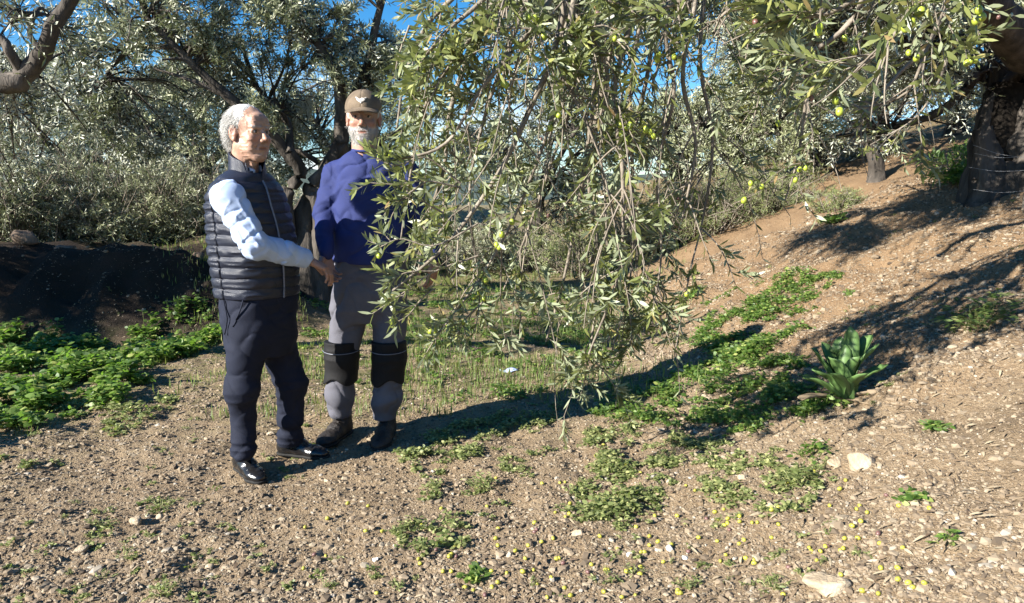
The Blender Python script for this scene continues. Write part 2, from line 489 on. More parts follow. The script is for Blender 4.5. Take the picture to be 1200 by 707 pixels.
def bush(loc, r, hgt, n, label, mat, L, W, leafn=16, cat='shrub', name='shrub', group=None, droop=.25, barkm=None):
    e = empty(name, loc); tag(e, label, cat, group)
    loc = np.asarray(loc, float)
    nb = n // 8
    g = Geo(); fol = Geo()
    az = rng.uniform(0, 2 * np.pi, nb); q = rng.uniform(0, 1, nb) ** .5
    base = loc + np.stack([np.cos(az) * q * r * .45, np.sin(az) * q * r * .45, q * 0 - .05], -1)
    tip = loc + np.stack([np.cos(az) * q * r, np.sin(az) * q * r, hgt * (1 - .45 * q ** 2) * rng.uniform(.35, 1.0, nb)], -1)
    s = np.linspace(0, 1, 8)[None, :, None]
    B = base[:, None] * (1 - s) + tip[:, None] * s + nrm(rng.normal(size=(nb, 1, 3))) * .22 * np.sin(s * 4) * r
    g.tubes(B, rad(nb, 8, .012, .003), 4)
    T, _ = shoots(B, 8, .12, 1.0, .14 * hgt ** .5, .32 * hgt ** .5, (.5, 1.7), droop, 5, .1, taper=False)
    T = T[fbm(T[:, -1] * 2.3, 2) > .36]
    g.tubes(T, rad(len(T), 5, .003, .0015), 3)
    twig_leaves(fol, T, leafn, L, W, False, .1, (.5, 1.4))
    g.build('stem', barkm or M['bark_pale'], e, True)
    fol.build('foliage', mat, e)
    return e
def hz(x, y): return float(hbase(x, y))

# ------------------------------------------------------------------ right-hand tree with the overhead limb and the drooping curtain
OL = 0
def olive_fruit_mesh():
    g = Geo()
    n, s = 9, 10
    th = np.linspace(0, np.pi, n)
    r = np.sin(th) * .5; z = -np.cos(th) * .62
    r = np.maximum(r, .01)
    an = np.linspace(0, 2 * np.pi, s, endpoint=False)
    V = np.stack([r[:, None] * np.cos(an), r[:, None] * np.sin(an), z[:, None] + 0 * an], -1)
    i = np.arange(n * s).reshape(n, s)
    q = np.stack([i[:-1], np.roll(i[:-1], -1, 1), np.roll(i[1:], -1, 1), i[1:]], -1).reshape(-1, 4)
    g.add(V, q)
    return V.reshape(-1, 3), q
FV, FQ = olive_fruit_mesh()
M['olive'] = simple('green_olive', [(.3, (.24, .31, .03)), (.7, (.36, .42, .06))], 25, .35, .1, 200, .5)
M['olive_dark'] = simple('ripening_olive', [(.3, (.07, .03, .04)), (.7, (.22, .12, .09))], 25, .35, .1, 200, .5)
M['olive_yellow'] = simple('fallen_yellow_olive', [(.3, (.26, .25, .03)), (.7, (.42, .39, .06))], 25, .4, .1, 200, .5)
ome = {}
def fruit(kind, loc, size, parent, rot):
    if kind not in ome:
        o = mesh_obj('olive', FV * .001, [FQ], M[kind], None, True)
        o.data.transform(__import__('mathutils').Matrix.Scale(1000, 4))
        ome[kind] = o.data
        bpy.data.objects.remove(o)
    o = bpy.data.objects.new('olive', ome[kind])
    COL.objects.link(o)
    if parent is not None:
        o.parent = parent
        o.matrix_parent_inverse = parent_inv(parent)
    o.location = tuple(loc); o.scale = (size,) * 3; o.rotation_euler = rot
    return o

def right_tree():
    def prune(T):
        q = T[:, -1] - V3(0, 0, CAMZ)
        dep = q[:, 1] * CP - q[:, 2] * SP; up = q[:, 1] * SP + q[:, 2] * CP
        px = 600 + FPX * q[:, 0] / dep; py = 353.5 - FPX * up / dep
        lim = np.interp(py, [-50, 0, 60, 100, 150, 165, 180, 200, 215, 240, 262, 285, 300, 340, 385, 400, 430, 460], [440, 455, 462, 466, 476, 420, 402, 405, 430, 440, 470, 448, 440, 440, 428, 470, 478, 640])
        thin = .62 * np.exp(-((px - 625) / 75) ** 2 - ((py - 320) / 85) ** 2) + .55 * sstep(770, 830, px) * sstep(60, 130, py) + .35 * np.exp(-((px - 520) / 45) ** 2 - ((py - 330) / 90) ** 2) + .3 * np.exp(-((px - 520) / 50) ** 2 - ((py - 150) / 60) ** 2)
        thin = np.maximum(thin, 1.1 * np.exp(-((px - 838) / 24) ** 4 - ((py - 62) / 46) ** 4))
        return T[(px > lim + rng.normal(0, 5, len(px))) & (rng.uniform(0, 1, len(px)) > thin)]
    base = at(1172, 258, 7.0); base[2] = hz(base[0], base[1]) - .05
    bx, by, bz = base
    e = empty('olive_tree', base)
    tag(e, 'large old olive tree with a dark hollow trunk and boughs drooping past the men', 'tree')
    g = Geo()
    # trunk: several fused strands round a near-black tube painted as the dark cavity
    def strand(path, r0, r1, K=30, rough=.4, sides=18):
        C = spline(path, K); C[0, 2] -= .45
        g.tubes(C, np.linspace(r0, r1, K) * (.86 + .45 * np.exp(-np.linspace(0, 10, K))), sides, rough)
    strand([base + (-.10, 0, -.1), base + (-.14, .02, .35), base + (-.20, .05, .62)], .17, .10)
    strand([base + (.12, -.08, -.1), base + (.14, -.08, .5), base + (.24, -.05, 1.0), base + (.20, -.15, 1.35), base + (.05, -.5, 1.6)], .20, .19)
    strand([base + (.30, .1, -.1), base + (.36, .1, .6), base + (.36, .05, 1.1), base + (.28, -.1, 1.4)], .2, .18)
    strand([base + (.0, .22, -.1), base + (.02, .26, .6), base + (.05, .24, 1.1), base + (-.05, .3, 1.6), base + (-.2, .5, 2.3)], .2, .10)
    strand([base + (-.2, .05, .6), base + (-.10, .08, .9), base + (.05, .05, 1.08), base + (.2, 0, 1.15)], .05, .08)
    strand([base + (-.02, -.02, -.1), base + (0, 0, .3)], .26, .17)
    g2 = Geo()
    g2.tubes(spline([base + (.02, .06, .25), base + (-.02, .08, .6), base + (.05, .08, 1.0)], 14), [.17] * 14, 14, .15)
    # the thick limb that leaves the frame and returns over the top
    limbs = [
        ([base + (.22, -.1, 1.25), at(1205, 62, 6.5), at(1165, 12, 6.0), at(1120, -70, 5.4), V3(2.4, 4.5, 3.15), V3(1.2, 3.5, 2.95), V3(.35, 3.05, 2.75)], .19, .035),
        ([V3(2.4, 4.5, 3.15), V3(1.9, 3.6, 2.95), V3(1.5, 2.8, 2.65), V3(1.3, 2.2, 2.35)], .07, .02),
        ([V3(2.4, 4.5, 3.15), V3(1.5, 4.1, 3.1), V3(.6, 4.0, 2.9), V3(-.1, 3.8, 2.65)], .07, .02),
        ([V3(2.4, 4.5, 3.15), V3(1.6, 5.2, 3.2), V3(.9, 5.8, 3.0), V3(.3, 6.1, 2.7)], .05, .02),
        ([V3(1.2, 3.5, 2.95), V3(.4, 3.0, 2.85), V3(-.5, 2.8, 2.7), V3(-.9, 3.0, 2.6)], .035, .012),
        ([base + (-.1, .4, 1.9), at(1090, 60, 7.0), at(1010, 20, 6.4), at(930, 40, 5.8)], .08, .025),
        ([base + (-.1, .3, 1.2), at(1110, 125, 7.3), at(1050, 150, 7.5), at(980, 160, 7.5)], .05, .015),
    ]
    for p, r0, r1 in limbs:
        C = spline(p, 40); g.tubes(C, np.linspace(r0, r1, 40) ** 1.0, 14, .22)
    tr = g.build('trunk', M['bark'], e, True)
    g2.build('painted_hollow', M['hollow'], e, True)
    # ---------------- drooping boughs (the curtain), traced in space at their own depths
    D = [
        # path of (px, py, Y)
        [(700, -120, 3.1), (668, 20, 3.0), (650, 62, 2.95), (690, 150, 2.9), (706, 200, 2.9), (712, 290, 2.95)],
        [(690, -120, 3.0), (640, 10, 2.9), (600, 60, 2.85), (560, 110, 2.8), (520, 170, 2.8), (455, 190, 2.8)],
        [(720, -110, 3.2), (700, 40, 3.25), (695, 120, 3.25), (680, 230, 3.3), (660, 330, 3.3), (640, 400, 3.35)],
        [(780, -110, 3.4), (748, 40, 3.4), (738, 120, 3.4), (742, 240, 3.4), (738, 330, 3.4), (715, 420, 3.35)],
        [(640, -120, 2.9), (590, 0, 2.9), (540, 60, 2.9), (500, 120, 3.0), (480, 210, 3.05), (470, 280, 3.05)],
        [(680, -120, 3.0), (655, 40, 3.0), (620, 130, 2.95), (580, 210, 2.9), (520, 290, 2.85), (455, 345, 2.8)],
        [(690, -110, 3.0), (665, 60, 3.05), (640, 160, 3.05), (600, 260, 3.0), (560, 330, 3.0), (510, 395, 2.95)],
        [(800, -110, 3.3), (780, 30, 3.2), (790, 110, 3.2), (770, 200, 3.25), (775, 300, 3.3), (760, 385, 3.3)],
        [(600, -120, 3.3), (545, -20, 3.3), (500, 30, 3.35), (475, 90, 3.4), (465, 150, 3.4)],
        [(830, -110, 3.2), (815, 0, 3.1), (800, 90, 3.1), (815, 170, 3.1), (800, 255, 3.1)],
        [(720, -110, 3.5), (690, 60, 3.6), (650, 180, 3.6), (615, 280, 3.6), (590, 340, 3.6)],
        [(760, -110, 3.0), (740, 20, 2.95), (720, 110, 2.9), (730, 210, 2.85), (725, 320, 2.9), (690, 415, 2.95)],
        [(660, -120, 3.4), (610, 20, 3.4), (570, 130, 3.45), (550, 230, 3.45), (560, 320, 3.5)],
        [(660, -120, 2.8), (575, -10, 2.8), (520, 40, 2.8), (490, 80, 2.85)],
        [(840, -110, 3.4), (820, 60, 3.4), (835, 160, 3.4), (825, 250, 3.4), (805, 330, 3.4)],
        [(700, -110, 2.9), (668, 30, 2.9), (690, 40, 2.9), (712, 90, 2.9), (700, 150, 2.9)],
        [(740, -110, 3.3), (715, 60, 3.4), (690, 200, 3.5), (705, 320, 3.5), (695, 385, 3.45), (690, 425, 3.4)],
        [(780, -110, 3.5), (760, 80, 3.55), (730, 220, 3.6), (755, 330, 3.6), (738, 405, 3.5)],
        [(640, -110, 3.1), (570, 20, 3.2), (530, 120, 3.2), (520, 200, 3.2), (500, 260, 3.2), (490, 320, 3.2)],
    ]
    P = poly([[at(*q) for q in d] for d in D], 30)
    gb = Geo(); gl = Geo()
    gb.tubes(P, np.linspace(.013, .004, 30)[None] * rng.uniform(.8, 1.25, (len(P), 1)), 6, .1)
    B1, t1 = shoots(P, 12, .08, .97, .22, .60, (.35, 1.25), .5, 8, .05)
    B1 = prune(B1)
    gb.tubes(B1, rad(len(B1), 8, .0042, .0018), 4)
    B2, _ = shoots(B1, 5, .2, 1., .09, .20, (.35, 1.15), .05, 5, .28)
    B3, _ = shoots(P, 16, .2, 1., .10, .24, (.4, 1.2), .08, 5, .25)
    B4 = B1[:, 2:]
    T = np.concatenate([B2, B3])
    T = prune(T[fbm(T[:, -1] * 3.1, 2) > .49])
    gb.tubes(T, rad(len(T), 5, .0022, .001), 3)
    twig_leaves(gl, T, 16, (.042, .070), (.009, .0145), True, .15, (.3, .85))
    twig_leaves(gl, B4, 10, (.042, .066), (.009, .014), True, .3, (.4, 1.))
    # leafy sprigs reaching out in front of the man in blue
    SG = [[(540, 215, 2.85), (500, 185, 2.8), (464, 194, 2.75), (438, 184, 2.75)], [(540, 220, 2.85), (500, 212, 2.8), (465, 216, 2.78), (430, 214, 2.78)], [(520, 250, 2.85), (485, 232, 2.8), (455, 240, 2.8)],
          [(560, 262, 2.85), (510, 288, 2.8), (470, 280, 2.8), (445, 290, 2.8)], [(560, 300, 2.9), (510, 318, 2.85), (470, 345, 2.8), (436, 368, 2.8)], [(540, 320, 2.9), (500, 345, 2.85), (478, 370, 2.8), (458, 380, 2.8)],
          [(560, 330, 2.95), (530, 370, 2.95), (505, 405, 2.95), (490, 432, 2.95)], [(510, 318, 2.85), (475, 320, 2.8), (450, 335, 2.8)], [(500, 90, 2.85), (478, 130, 2.85), (468, 165, 2.85)], [(480, 30, 2.9), (466, 70, 2.9), (462, 105, 2.9)],
          [(500, 212, 2.8), (470, 235, 2.78), (455, 262, 2.8)], [(570, 350, 2.95), (545, 375, 2.95), (535, 398, 2.95)]]
    SP_ = poly([[at(*q) for q in d] for d in SG], 12)
    gb.tubes(SP_, np.linspace(.0045, .0015, 12)[None] * np.ones((len(SP_), 1)), 5)
    twig_leaves(gl, SP_, 20, (.042, .066), (.009, .014), True, .2, (.35, 1.0))
    S2, _ = shoots(SP_, 4, .25, 1., .06, .13, (.4, 1.1), .0, 5, .25); gb.tubes(S2, rad(len(S2), 5, .0018, .0009), 3)
    twig_leaves(gl, S2, 10, (.04, .062), (.009, .0135), True, .1, (.3, .9))
    # dead bare hanging twigs
    Dd, _ = shoots(P[[2, 3]], 5, .2, .9, .3, .7, (.1, .4), .5, 8, -.4)
    gb.tubes(Dd, rad(len(Dd), 8, .003, .0012), 3)
    # ---------------- upper right near boughs
    U = [
        [(1150, -160, 2.6), (1060, -60, 2.3), (1000, 0, 2.2), (950, 20, 2.2), (900, 10, 2.2)],
        [(1180, -150, 2.4), (1120, -50, 2.2), (1075, 0, 2.1), (1040, 50, 2.1), (990, 95, 2.15)],
        [(1100, -150, 3.2), (1000, -40, 3.0), (950, 40, 3.0), (945, 110, 3.0), (935, 185, 3.0), (920, 235, 3.0)],
        [(1050, -150, 3.0), (940, -60, 2.8), (890, 0, 2.8), (850, 15, 2.8), (835, 40, 2.8)],
        [(1160, -120, 3.0), (1110, 0, 3.0), (1085, 60, 3.0), (1060, 110, 3.0), (1000, 130, 3.1)],
        [(1060, -130, 3.6), (1000, 20, 3.6), (930, 70, 3.7), (890, 85, 3.7), (860, 70, 3.7)],
        [(1140, -130, 3.8), (1100, 30, 3.9), (1050, 90, 4.0), (1010, 140, 4.0), (1000, 170, 4.)],
        [(1000, -150, 2.6), (880, -50, 2.6), (800, 0, 2.6), (770, 10, 2.6)],
        [(1080, -140, 4.6), (960, 0, 4.6), (900, 90, 4.6), (880, 150, 4.6)],
        [(1160, -140, 4.6), (1120, 40, 4.8), (1080, 130, 5.0), (1020, 170, 5.0)],
        [(900, -150, 3.4), (850, -40, 3.4), (800, 10, 3.4), (790, 60, 3.4)],
    ]
    Q = poly([[at(*q) for q in d] for d in U], 24)
    gb.tubes(Q, np.linspace(.014, .003, 24)[None] * rng.uniform(.8, 1.2, (len(Q), 1)), 6, .1)
    C1, _ = shoots(Q, 12, .15, .97, .18, .42, (.4, 1.3), .12, 8, .05)
    gb.tubes(C1, rad(len(C1), 8, .0036, .0015), 4)
    C1 = prune(C1)
    C2, _ = shoots(C1, 4, .25, 1., .10, .24, (.35, 1.1), .08, 5, .2)
    C3, _ = shoots(Q, 9, .3, 1., .12, .26, (.3, .9), .3, 5, .1)
    twig_leaves(gl, C1[:, 2:], 9, (.042, .068), (.01, .015), True, .1, (.4, 1.1))
    T2 = np.concatenate([C2, C3]); T2 = prune(T2[fbm(T2[:, -1] * 2.9, 2) > .44])
    gb.tubes(T2, rad(len(T2), 5, .0022, .001), 3)
    twig_leaves(gl, T2, 14, (.042, .068), (.01, .015), True, .1, (.35, .95))
    # connections from the boughs up to the limbs
    nodes = np.concatenate([spline(p, 40) for p, _, _ in limbs[:3]])
    con = []
    for S in list(P[:, 0]) + list(Q[:, 0]):
        j = ((nodes - S - V3(0, 0, .1)) ** 2).sum(-1).argmin()
        con.append(spline([nodes[j], (nodes[j] + S) / 2 + V3(0, 0, .1), S], 10))
    gb.tubes(np.stack(con), rad(len(con), 10, .022, .012), 7, .1)
    # ---------------- rest of the crown, farther back
    fol = Geo(); gt = Geo()
    fn = np.concatenate([spline(p, 40) for p, _, _ in limbs])
    cl = [(at(1090, 60, 7.2), (1.0, .8, .55), 420), (at(980, 60, 6.3), (.75, .7, .5), 330), (at(1030, 130, 7.6), (.9, .6, .5), 300),
          (at(1130, 10, 6.6), (.8, .8, .5), 260), (at(900, 30, 5.6), (.6, .6, .45), 200), (at(1165, 95, 7.6), (.5, .5, .4), 130),
          (V3(.3, 5.2, 2.6), (.6, .5, .35), 260), (V3(1.2, 6.4, 2.9), (.8, .5, .4), 380), (V3(2.0, 6.2, 3.1), (.8, .5, .4), 380), (V3(2.6, 4.9, 2.9), (.7, .5, .3), 200), (V3(3.3, 6.4, 3.3), (.8, .6, .35), 260), (V3(.9, 5.0, 2.7), (.5, .4, .3), 110), (V3(1.6, 5.1, 2.8), (.6, .5, .35), 150), (V3(2.3, 5.6, 2.9), (.6, .5, .35), 120), (V3(.4, 6.1, 2.6), (.6, .5, .5), 190), (V3(1.3, 5.8, 2.9), (.7, .6, .5), 230), (V3(-.3, 5.9, 2.9), (.5, .5, .4), 110), (V3(-.6, 2.7, 2.65), (.35, .3, .16), 55), (V3(-.2, 3.1, 2.7), (.35, .3, .18), 55), (V3(.2, 2.5, 2.6), (.35, .3, .18), 50),
          (V3(2.9, 5.2, 3.7), (1.1, 1., .5), 260), (V3(1.2, 3.9, 3.3), (1.1, .8, .35), 120), (V3(5.5, 6.6, 3.7), (1.2, 1.2, .8), 240)]
    for c, rr, n in cl:
        nb = n // 14
        tgt = c + nrm(rng.normal(size=(nb, 3))) * rng.uniform(.3, 1, (nb, 1)) * np.array(rr)
        src = fn[np.argsort(((fn - c) ** 2).sum(-1))[:4]][rng.integers(0, 4, nb)]
        s = np.linspace(0, 1, 7)[None, :, None]
        B = src[:, None] * (1 - s) + tgt[:, None] * s + nrm(rng.normal(size=(nb, 1, 3))) * .1 * np.sin(s * 5)
        gt.tubes(B, rad(nb, 7, .018, .005), 5)
        T, _ = shoots(B, 14, .3, 1., .2, .45, (.4, 1.3), .4, 6, 0, taper=False)
        T = prune(T[fbm(T[:, -1] * 2.3, 2) > .46])
        gt.tubes(T, rad(len(T), 6, .0035, .0015), 3)
        twig_leaves(fol, T, 20, (.05, .075), (.011, .018), False)
    gt.build('branch', M['bark'], e, True)
    fol.build('crown', M['leaf_far'], e)
    # ---------------- fruit
    tips = [(1068, 27, 2.0), (1079, 14, 2.0), (984, 131, 2.2), (961, 32, 2.1), (1147, 12, 2.3), (1151, 20, 2.3), (1143, 25, 2.3), (944, 197, 2.9), (937, 199, 2.9),
            (893, 219, 2.9), (872, 235, 2.9), (880, 215, 2.9), (735, 150, 2.8), (727, 147, 2.8), (728, 157, 2.8), (735, 163, 2.8), (762, 155, 2.8), (766, 160, 2.8), (757, 152, 2.8),
            (656, 126, 2.9), (655, 135, 2.85), (645, 150, 2.9), (585, 265, 2.8), (588, 275, 2.8), (582, 287, 2.85), (450, 182, 2.8), (445, 185, 2.8), (458, 180, 2.8), (444, 300, 2.8),
            (565, 345, 2.95), (560, 342, 2.95), (555, 348, 2.95), (567, 350, 2.95), (510, 388, 2.95), (524, 384, 2.95), (543, 378, 2.95), (460, 377, 2.8), (593, 100, 2.8), (590, 98, 2.8),
            (627, 22, 2.8), (633, 24, 2.8), (637, 43, 2.8), (706, 15, 2.9), (712, 20, 2.9), (727, 12, 2.9), (772, 65, 2.9), (770, 70, 2.9), (494, 88, 2.8), (496, 84, 2.8), (489, 90, 2.8),
            (883, 20, 2.8), (888, 24, 2.8), (890, 14, 2.8), (1065, 62, 2.6), (1074, 68, 2.6), (1137, 72, 2.6), (1133, 74, 2.6), (912, 145, 2.9), (990, 45, 2.5), (805, 345, 3.2), (701, 75, 3.), (775, 20, 3.0)]
    tips += [(px + rng.normal() * 9, py + rng.normal() * 9, Y) for px, py, Y in [tips[i] for i in (0, 2, 8, 12, 19, 24, 29, 33, 40, 50, 55, 58, 3, 15, 22, 45)]]
    wood = np.concatenate([P.reshape(-1, 3), Q.reshape(-1, 3), SP_.reshape(-1, 3), B1[:, ::2].reshape(-1, 3), C1[:, ::2].reshape(-1, 3)])
    sg = Geo()
    st = []
    for (px, py, Y) in tips:
        p = at(px, py, Y)
        up_ = wood + V3(0, 0, -.10)
        nb = wood[(((up_ if px > 475 else wood) - p) ** 2).sum(-1).argmin()]
        dv = p - nb
        if np.linalg.norm(dv) > .30: nb = p - dv * .30 / np.linalg.norm(dv)
        st.append(spline([nb, (nb + p) / 2 + V3(0, 0, .03), p + V3(0, 0, .01)], 8))
    st = np.stack(st); gb.tubes(st, rad(len(st), 8, .0022, .001), 4); twig_leaves(gl, st, 9, (.042, .066), (.010, .0145), True, .2, (.4, 1.2))
    gb.build('drooping_bough', M['bark_pale'], e, True)
    gl.build('bough_foliage', M['leaf_near'], e)
    for (px, py, Y) in tips:
        p = at(px, py, Y)
        fruit('olive', p, rng.uniform(.019, .024), e, (rng.uniform(-.4, .4), rng.uniform(-.4, .4), 0))
    sel = rng.choice(len(T2), 14, replace=False); sel1 = rng.choice(len(B2), 12, replace=False)
    for k, src in enumerate([T2[i, 3] for i in sel] + [B2[i, 3] for i in sel1]):
        fruit('olive' if rng.random() < .6 else 'olive_dark', src + V3(0, 0, -.02), rng.uniform(.014, .018), e, (rng.uniform(-.5, .5), rng.uniform(-.5, .5), 0))
right_tree()

# ------------------------------------------------------------------ tree whose limb enters at the top left
def left_tree():
    b = V3(-7.6, 4.4, hz(-7.6, 4.4) - .1)
    e_limb = [b + (.1, 0, 2.0), at(-190, 80, 4.6), at(0, 97, 4.4), at(28, 88, 4.4), at(50, 62, 4.35), at(62, 30, 4.3), at(82, 2, 4.3), at(110, -60, 4.2)]
    olive(b, 'olive tree at the left edge with a dark bent limb crossing the top corner', [([b, b + (.1, 0, .8), b + (-.05, .1, 1.5), b + (0, 0, 2.3)], .24, .13)],
          [(e_limb, .07, .032), ([at(28, 88, 4.4), at(10, 60, 4.3), at(0, 45, 4.3), at(-60, 10, 4.2)], .03, .02), ([at(50, 62, 4.35), at(35, 40, 4.4), at(42, 15, 4.5)], .018, .01),
           ([b + (0, 0, 2.1), b + (-.6, .6, 2.4), b + (-1.2, 1., 2.6)], .1, .03), ([b + (0, 0, 1.6), b + (.4, 1.2, 2.1), b + (1.0, 2.0, 2.3)], .1, .03)],
          [(at(20, 20, 4.5), (.5, .5, .28), 90), (at(-30, 140, 4.8), (.45, .5, .4), 110), (at(30, 185, 6.0), (.5, .6, .45), 150), (at(-60, 10, 4.5), (.6, .6, .4), 60), (at(75, 120, 5.4), (.4, .4, .4), 80),
           (V3(-7.2, 6.0, 2.2), (1.2, .9, .6), 850), (V3(-6.2, 6.2, 1.7), (.9, .8, .5), 480), (V3(-8.2, 5.6, 2.4), (1.2, .9, .6), 650), (V3(-7.0, 6.8, 1.6), (1., .6, .6), 450), (V3(-6.4, 6.9, 2.5), (1., .9, .5), 300), (V3(-5.9, 5.6, 2.4), (.8, .7, .4), 180), (b + (-1.5, 0, 2.4), (1.1, 1.0, .7), 200)],
          16, (.045, .07), (.011, .016), M['leaf_far'], full=False, twig_len=(.16, .34))
left_tree()

# ------------------------------------------------------------------ big tree behind the two men
def back_tree():
    Y = 8.6
    b = at(362, 300, Y); b[2] = hz(b[0], b[1]) - .1
    tk = [([b, at(355, 262, Y), at(378, 215, Y), at(398, 172, Y), at(402, 130, 8.5)], .15, .08),
          ([b + (-.12, 0, 0), at(335, 240, 8.4), at(352, 205, 8.4), at(340, 178, 8.3)], .08, .055),
          ([b + (.12, 0, 0), at(372, 250, 8.5), at(362, 222, 8.5), at(386, 196, 8.5)], .07, .06)]
    lm = [([at(345, 190, 8.4), at(310, 150, 8.2), at(270, 115, 8.0), at(235, 85, 7.9), at(205, 55, 7.8), at(170, 20, 7.8)], .065, .03),
          ([at(270, 115, 8.0), at(225, 95, 7.9), at(180, 80, 7.9)], .03, .012), ([at(235, 85, 7.9), at(215, 70, 7.8), at(190, 70, 7.7)], .025, .012),
          ([at(402, 140, 8.5), at(395, 90, 8.4), at(370, 50, 8.3), at(330, 0, 8.2), at(300, -60, 8.2)], .08, .03),
          ([at(402, 140, 8.5), at(430, 80, 8.6), at(440, 30, 8.6), at(460, -40, 8.6)], .07, .025),
          ([at(340, 180, 8.3), at(335, 140, 8.5), at(300, 100, 8.8), at(280, 40, 8.8)], .05, .02),
          ([at(205, 55, 7.8), at(150, 60, 8.2), at(110, 110, 8.4)], .03, .012)]
    cl = []
    for px, py, Yy, r, n in [(130, 60, 8.0, .75, 230), (200, 20, 7.8, .7, 260), (260, 40, 8.2, .75, 280), (320, 20, 8.2, .7, 260), (380, 50, 8.4, .7, 280), (435, 80, 8.6, .55, 200), (440, 60, 8.9, .5, 130),
                             (340, 90, 8.6, .7, 260), (250, 105, 8.6, .75, 220), (170, 120, 8.5, .7, 200), (120, 160, 8.6, .6, 130), (290, 165, 8.9, .6, 140), (200, 170, 8.9, .55, 100), (360, 140, 9.0, .5, 130),
                             (440, 130, 9.0, .5, 130), (150, 0, 8.2, .7, 160), (300, -50, 8.2, 1.0, 220), (400, -25, 8.4, .8, 150), (180, -60, 8.0, 1.0, 200), (90, 110, 8.4, .5, 100), (330, 130, 8.2, .4, 80)]:
        cl.append((at(px, py, Yy), (r, r * .8, r * .72), n))
    olive(b, 'broad olive tree with a twisted grey trunk right behind the two standing men', tk, lm, cl, 20, (.055, .085), (.014, .021), M['leaf_far'], twig_len=(.16, .34))
back_tree()

# ------------------------------------------------------------------ other trees and shrubs of the grove
def grove(px, Y, r, hgt, lean, label, n, mat, L=(.07, .11), W=(.02, .03), trunk_r=.16, low=.3):
    x = (px - 600) / FPX * Y * 1.0
    b = V3(x, Y, hz(x, Y) - .15)
    top = b + V3(lean * .6, 0, hgt * .42)
    tk = [([b, b + V3(lean * .1, .05, hgt * .15), b + V3(lean * .5, 0, hgt * .30), top], trunk_r, trunk_r * .6)]
    lm, cl = [], []
    k = 6
    for i in range(k):
        a = 2 * math.pi * i / k + rng.uniform(-.3, .3)
        q = top + V3(math.cos(a) * r * .65, math.sin(a) * r * .6, hgt * rng.uniform(.15, .4))
        lm.append(([top - V3(0, 0, .1), (top + q) / 2 + V3(0, 0, .1), q], trunk_r * .4, trunk_r * .12))
        cl.append((q, (r * .5, r * .5, hgt * .2), n // 9))
    for i in range(5):
        a = rng.uniform(0, 6.28)
        q = b + V3(lean * .6 + math.cos(a) * r * .7, math.sin(a) * r * .6, hgt * rng.uniform(low, .55))
        cl.append((q, (r * .45, r * .45, hgt * .18), n // 12))
    cl.append((top + V3(0, 0, hgt * .42), (r * .6, r * .6, hgt * .22), n // 6))
    return olive(b, label, tk, lm, cl, 16, L, W, mat, group='olive trees farther back in the grove', twig_len=(.2, .4), lim_r=.06)
grove(-40, 11.5, 2.0, 3.6, .3, 'dark olive tree at the far left behind the earth berm', 1700, M['leaf_far'], low=.15)
grove(130, 14.5, 2.1, 3.4, -.2, 'silvery olive tree behind the shrubs left of the men', 1500, M['leaf_grey'], low=.12)
grove(620, 13.5, 2.0, 3.6, .3, 'olive tree in the distance behind the drooping boughs', 1400, M['leaf_far'], low=.25)
grove(800, 14.0, 1.9, 2.5, -.3, 'silver olive tree beyond the bank right of the drooping boughs', 1400, M['leaf_grey'], low=.2)
grove(1025, 10.2, 1.9, 2.9, -.5, 'leaning olive tree growing on top of the bank', 1700, M['leaf_far'], (.06, .09), (.016, .024), trunk_r=.10, low=.3)
grove(1240, 11.5, 2.0, 3.2, 0, 'olive tree at the right edge behind the hollow trunk', 1200, M['leaf_far'])
grove(910, 18.5, 2.4, 3.8, 0, 'far olive tree above the light green shrubs on the bank', 1200, M['leaf_grey'], (.09, .13), (.025, .035), low=.15)

grove(850, 12.6, 1.8, 2.1, .2, 'olive tree standing right behind the feathery shrubs on the bank', 1500, M['leaf_grey'], (.06, .09), (.016, .024), low=.12)
grove(955, 13.0, 1.9, 2.9, -.2, 'pale olive tree beyond the leaning tree on the bank', 1500, M['leaf_far'], (.07, .10), (.018, .026), low=.1)
grove(1110, 12.6, 1.9, 2.6, .1, 'olive tree seen past the left side of the hollow trunk', 1400, M['leaf_grey'], (.07, .10), (.018, .026), low=.1)
grove(400, 13.0, 2.0, 3.2, .1, 'olive tree in sunlight beyond the shoulder of the man in blue', 1300, M['leaf_grey'], (.07, .10), (.018, .026), low=.12)
grove(240, 12.5, 2.0, 3.1, .1, 'sunlit olive tree above the berm shrubs left of the man in the vest', 1500, M['leaf_grey'], (.07, .10), (.018, .026), low=.12)
def bsh(px, Y, r, h, n, label, mat, L=(.05, .08), W=(.011, .017), group=None, **k):
    x = (px - 600) / FPX * Y
    return bush(V3(x, Y, hz(x, Y)), r, h, n, label, mat, L, W, group=group, **k)
GS = 'olive shrubs along the top of the berm'
bsh(20, 10.2, .95, 1.5, 1300, 'grey olive shrub at the left edge on top of the dark berm', M['leaf_grey'], group=GS)
bsh(85, 10.6, .95, 1.5, 1300, 'second grey olive shrub from the left edge on the berm', M['leaf_far'], group=GS)
bsh(150, 10.8, .9, 1.35, 1300, 'pale twiggy shrub midway along the berm', M['leaf_grey'], group=GS)
bsh(215, 11.0, .9, 1.3, 1300, 'pale green shrub on the berm just left of the man in the vest', M['leaf_grey'], group=GS)
bsh(55, 11.6, 1.2, 2.3, 1700, 'tall rounded grey olive bush rising above the shrubs at the far left', M['leaf_grey'], group=GS)
bsh(185, 12.2, 1.2, 2.1, 1700, 'tall rounded olive bush behind the pale twiggy shrub', M['leaf_far'], group=GS)
bsh(275, 11.8, 1.0, 1.6, 1200, 'rounded olive bush showing behind the head and shoulder of the man in the vest', M['leaf_grey'], group=GS)
bsh(340, 11.5, .9, .8, 500, 'low shrub seen between the two men', M['leaf_far'], group=GS)
GB = 'shrubs along the back of the clearing'
